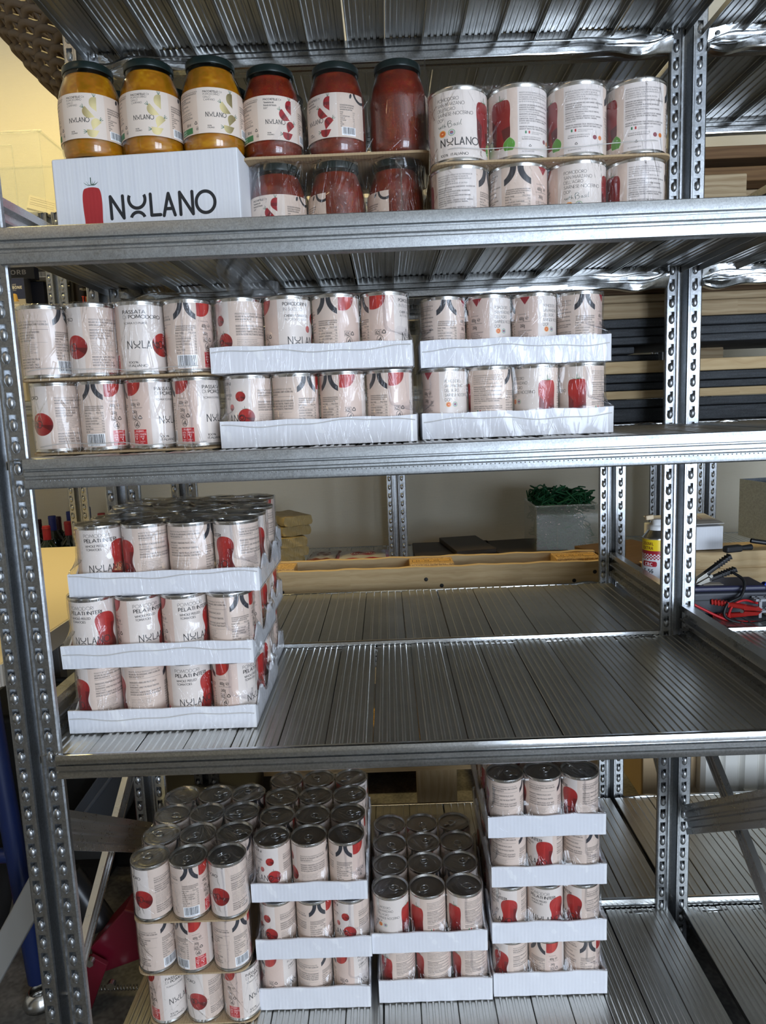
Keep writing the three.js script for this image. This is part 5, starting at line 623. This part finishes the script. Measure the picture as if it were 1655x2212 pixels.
{ const t = canvasTex(512, 256, (x, W, HH) => { x.fillStyle = '#17120f'; x.fillRect(0, 0, W, HH); for (const o of [0, 256]) { x.fillStyle = '#b5412f'; x.font = 'bold 64px sans-serif'; x.textBaseline = 'middle'; x.fillText('IN', o + 40, HH * .52); x.fillStyle = '#c9c2b0'; x.fillText('Ò', o + 120, HH * .52); x.fillText('N', o + 84 - 8, HH * .52); x.font = '20px sans-serif'; x.fillText('PELLEGRINO', o + 30, HH * .25); x.fillStyle = '#e39a1d'; x.beginPath(); x.arc(o + 80, HH * .83, 34, 0, 7); x.fill(); x.fillStyle = '#3f6a2a'; x.fillRect(o + 116, HH * .85, 40, 12); } });
  const m = std({ map: t, roughness: .3, metalness: .2 }); [[-1.115, 2.74, 0, 'black drink can with lemon print behind the rear left post'], [-1.062, 2.82, .5, 'second black drink can behind the first'], [-1.03, 2.72, 1, 'third black drink can hidden mostly by the post']].forEach(([x, a, tw, l]) => { const o = thing('drink_can', l, 'drink can', [x, .363, a], tw); part('can_body', lathe([[.001, .004], [.024, .001], [.033, .012], [.033, .152], [.027, .163], [.027, .166], [.001, .162]], 28), M.tin, o); part('label', new THREE.CylinderGeometry(.0334, .0334, .14, 32, 1, true, -Math.PI, 6.2832).translate(0, .082, 0), m, o); }); }
{ const t = canvasTex(256, 384, (x, W, HH) => { x.fillStyle = '#b7ad9c'; x.fillRect(0, 0, W, HH); x.strokeStyle = '#a5432c'; x.lineWidth = 14; x.beginPath(); x.arc(W * .5, HH * .32, 26, 0, 7); x.stroke(); x.fillStyle = '#7d7466'; for (const y of [.46, .52, .56]) x.fillRect(W * .3, HH * y, W * .4, 5); x.fillStyle = '#8a5a34'; x.fillRect(W * .45, HH * .68, 70, 60); x.beginPath(); x.arc(W * .68, HH * .9, 26, 0, 7); x.lineWidth = 4; x.strokeStyle = '#7d7466'; x.stroke(); });
  const o = thing('flour_bag', 'cream paper bag with a red ring on the lower far shelf', 'paper bag', [-1.385, .083, 2.72]); const g = new THREE.BoxGeometry(.12, .19, .08, 8, 10, 6), p = g.attributes.position; for (let i = 0; i < p.count; i++) { const y = p.getY(i) / .19 + .5; p.setZ(i, p.getZ(i) * (1 - .5 * Math.max(0, y - .7) / .3) * (1 + .1 * Math.sin(y * 5))); p.setX(i, p.getX(i) * (1 + .04 * Math.sin(y * 4))); } g.computeVertexNormals(); part('bag', g.translate(0, .095, 0), std({ map: t, roughness: .8 }), o); part('fold', rbox(.12, .012, .03, .003, 0, .19, 0), std({ color: lin(.45, .4, .33), roughness: .8 }), o); }
// clear plastic bin with a paper card
{ const o = thing('clear_bin', 'large clear plastic storage bin on the top far shelf', 'bin', [-1.36, .745, 2.88], .0), w = .34, h = .28, d = .36, t = .003; for (const [a, b, c, x, y, z] of [[w, h, t, 0, h / 2, d / 2], [w, h, t, 0, h / 2, -d / 2], [t, h, d, -w / 2, h / 2, 0], [t, h, d, w / 2, h / 2, 0]]) part('bin_wall', rbox(a, b, c, .0012, x, y, z), M.clear, o); part('bin_base', box(w, t, d, 0, t / 2, 0), M.clear, o); part('rim', merge([rbox(w + .02, .008, .012, .003, 0, h, d / 2), rbox(w + .02, .008, .012, .003, 0, h, -d / 2), rbox(.012, .008, d, .003, -w / 2, h, 0), rbox(.012, .008, d, .003, w / 2, h, 0)]), M.clear, o); part('front_recess', merge([rbox(.003, .2, .005, .001, .07, .13, d / 2 + .003), rbox(.2, .003, .005, .001, -.03, .235, d / 2 + .003)]), M.clear, o);
  const t2 = canvasTex(256, 128, (x, W, HH) => { x.fillStyle = '#cfc6b4'; x.fillRect(0, 0, W, HH); x.fillStyle = '#77736b'; x.fillRect(0, HH - 14, W, 14); for (const y of [20, 36, 58, 74]) x.fillRect(14, y, 180, 4); barcode(x, 214, 20, 26, 60); }); const c = thing('paper_card', 'printed paper card tilted inside the clear bin', 'card', [-1.29, .80, 2.90], .1); part('card', rbox(.13, .056, .003, .001, 0, .028, 0), std({ map: t2, roughness: .7 }), c).rotation.z = -.27; const c2 = thing('paper_card', 'small white slip lying under the tilted card', 'card', [-1.31, .752, 2.92], .1); part('card', rbox(.08, .03, .003, .001, 0, .015, 0), std({ color: lin(.6, .55, .45), roughness: .7 }), c2); }

// ---------------------------------------------------------------- wicker basket overhanging the second rack's top shelf
{ const o = thing('wicker_basket', 'brown wicker basket overhanging the top shelf corner', 'basket', [-.46, DB[0] + .002, 1.80]), mW = std({ color: lin(.115, .082, .052), roughness: .75 }), ax = (y) => .17 + .19 * Math.pow(Math.min(1, y / .16), .55), az = (y) => .12 + .14 * Math.pow(Math.min(1, y / .16), .55), rows = 20, strands = [];
  for (let j = 0; j < rows; j++) { const y = .006 + .30 * j / rows, pts = [], N = 84; for (let i = 0; i < N; i++) { const th = i / N * 6.2832, w = ((i + j * 2) % 4 < 2 ? 1 : -1), k = .62, c = Math.cos(th), s = Math.sin(th); pts.push([(ax(y) + w * .004) * Math.sign(c) * Math.pow(Math.abs(c), k), y + w * .003, (az(y) + w * .004) * Math.sign(s) * Math.pow(Math.abs(s), k)]); } strands.push(tube(pts, .0085, 252, 5, true)); }
  part('weave', merge(strands), mW, o).userData.kind = 'stuff'; const st = []; for (let i = 0; i < 42; i++) { const th = i / 42 * 6.2832, c = Math.cos(th), s = Math.sin(th), pts = []; for (let k = 0; k <= 6; k++) { const y = .005 + .3 * k / 6; pts.push([ax(y) * Math.sign(c) * Math.pow(Math.abs(c), .62), y, az(y) * Math.sign(s) * Math.pow(Math.abs(s), .62)]); } st.push(tube(pts, .005, 12, 5)); } part('stakes', merge(st), mW, o).userData.kind = 'stuff'; part('base', new THREE.CylinderGeometry(1, 1, .01, 40).scale(.19, 1, .14).translate(0, .006, 0), mW, o);
  const rim = []; for (let i = 0; i < 60; i++) { const th = i / 60 * 6.2832, c = Math.cos(th), s = Math.sin(th); rim.push([ax(.3) * Math.sign(c) * Math.pow(Math.abs(c), .62), .315, az(.3) * Math.sign(s) * Math.pow(Math.abs(s), .62)]); } part('rim', tube(rim, .013, 160, 8, true), mW, o); }

// ---------------------------------------------------------------- workbench and machines on the floor at the left
{ const o = thing('workbench', 'cream-topped workbench left of the racks', 'workbench', [-1.50, -H, 1.93]), top = .83, cream = std({ color: lin(.74, .62, .40), roughness: .6 }); part('worktop', uvBox(rbox(1.5, .045, 1.26, .004, 0, top - .0225, 0)), cream, o); part('edge_band', merge([box(1.5, .043, .004, 0, top - .0225, .632), box(.004, .043, 1.26, .752, top - .0225, 0)]), std({ color: lin(.62, .58, .52), roughness: .6 }), o); for (const [x, z] of [[.3, -.5], [-.66, -.55], [-.66, .5], [.3, .2]]) part('leg', rbox(.05, top - .045, .05, .004, x, (top - .045) / 2, z), std({ color: lin(.2, .2, .21), roughness: .5 }), o); }
{ const blue = std({ color: lin(.006, .016, .075), roughness: .35 }), o = thing('hand_truck', 'blue tubular hand truck with red wheel behind the front left post', 'hand truck', [-.83, -H, 1.42]); part('frame_tube', tube([[-.03, 1.02, -.02], [-.025, .7, -.01], [.0, .3, .0], [.012, .06, .0]], .021, 40, 16), blue, o); part('frame_tube', tube([[-.34, 1.02, -.02], [-.335, .7, -.01], [-.32, .06, .0]], .021, 40, 16), blue, o); part('cross_tube', tube([[-.33, .36, .0], [0, .36, .0]], .016, 8, 12), blue, o); part('socket_ring', lathe([[.018, .0], [.034, .0], [.036, .01], [.03, .026], [.022, .034], [.02, .034]], 24).translate(.012, .0, 0), M.tin, o);
  const tyre = part('wheel', new THREE.TorusGeometry(.11, .032, 12, 36).rotateY(Math.PI / 2).translate(-.2, .142, -.14), std({ color: lin(.015, .014, .013), roughness: .8 }), o); part('hub', cyl(.085, .03, 0, -.015, 0, 28).rotateZ(Math.PI / 2).translate(-.2, .142, -.14), std({ color: lin(.5, .06, .02), roughness: .4 }), tyre); }
{ const o = thing('steel_strut', 'grey painted steel strut slanting down in front of the blue tube', 'strut', [-.80, -H, 1.30]); const m = part('bar', rbox(.05, .62, .03, .004, 0, 0, 0), std({ color: lin(.22, .215, .2), roughness: .5 }), o); m.position.set(-.02, .215, 0); m.rotation.z = -.56; part('foot_plate', rbox(.12, .008, .1, .002, -.15, .004, 0), M.brace, o); }
{ const grey = std({ color: lin(.085, .095, .11), roughness: .35 }), o = thing('machine_panel', 'dark grey folded machine panel slanting behind the side brace', 'machine', [-.86, -H, 1.86]); const w = extrude([[-.16, .06], [.12, .42], [.22, .42], [.02, .06]], .02, .004); part('panel', uvBox(w), grey, o); part('rib_edge', tube([[-.1, .1, .022], [.15, .41, .022]], .006, 6, 8), std({ color: lin(.14, .15, .17), roughness: .3 }), o); part('stand', box(.18, .07, .12, -.06, .035, 0), M.black, o); }
{ const o = thing('tool_case', 'black tool case with pale outlined letters under the bench', 'tool case', [-1.03, -H, 2.06]); part('case_body', uvBox(rbox(.44, .46, .28, .02, 0, .23, 0, 3)), std({ color: lin(.008, .008, .008), roughness: .5 }), o); const t = canvasTex(256, 192, (x, W, HH) => { x.fillStyle = '#0a0a0a'; x.fillRect(0, 0, W, HH); x.strokeStyle = '#8d8478'; x.lineWidth = 9; x.font = 'bold 92px sans-serif'; x.textBaseline = 'middle'; x.strokeText('EC', 70, HH * .28); x.fillStyle = '#8d8478'; x.fillText('OU', 60, HH * .78); x.fillRect(30, HH * .5, 200, 6); }); part('lettering', new THREE.PlaneGeometry(.24, .17).translate(.075, .09, .1405), std({ map: t, roughness: .6 }), o); part('handle', tube([[-.08, .46, 0], [-.07, .5, 0], [.07, .5, 0], [.08, .46, 0]], .01, 24, 8), M.black, o); }
slab('equipment_case', 'low black equipment case on the floor behind the red jack', 'tool case', .42, .22, .32, [-.62, -H + .001, 2.05], std({ color: lin(.010, .010, .010), roughness: .55 }), 0, null, .015);
slab('equipment_case', 'black case standing under the bench at the far side', 'tool case', .5, .52, .3, [-1.6, -H + .001, 2.0], std({ color: lin(.008, .008, .008), roughness: .55 }), 0, null, .015);
{ const red = std({ color: lin(.10, .005, .013), roughness: .3 }), o = thing('floor_jack', 'dark red steel jack on the floor beside the passata stack', 'jack', [-.66, -H, 1.40]);
  part('side_plate', uvBox(extrude([[-.06, .0], [-.035, .0], [.02, .13], [-.01, .15], [-.07, .13]], .008, .0015).translate(0, 0, .02)), red, o); part('arm', uvBox(extrude([[-.01, .09], [.16, .15], [.16, .20], [.06, .235], [-.02, .15]], .06, .003).translate(0, 0, -.06)), red, o); part('rear_foot', uvBox(extrude([[-.1, .0], [-.085, .0], [-.05, .09], [-.065, .1]], .04, .002).translate(0, 0, -.03)), red, o);
  for (const [x, y] of [[-.035, .055], [-.01, .145], [.03, .09]]) part('bolt', cyl(.009, .012, 0, 0, 0, 6).rotateX(Math.PI / 2).translate(x, y, .03), M.tin, o); part('cylinder', cyl(.03, .14, 0, 0, 0, 20).rotateZ(.5).translate(-.02, .16, -.06), std({ color: lin(.012, .012, .013), roughness: .3 }), o);
  const coil = []; for (let i = 0; i < 200; i++) coil.push([-.03 + i * .0009, .05 + .005 * Math.cos(i * .8), .0 + .005 * Math.sin(i * .8)]); part('spring', tube(coil, .0012, 900, 4), M.tin, o); }

renderer.render(scene, camera);
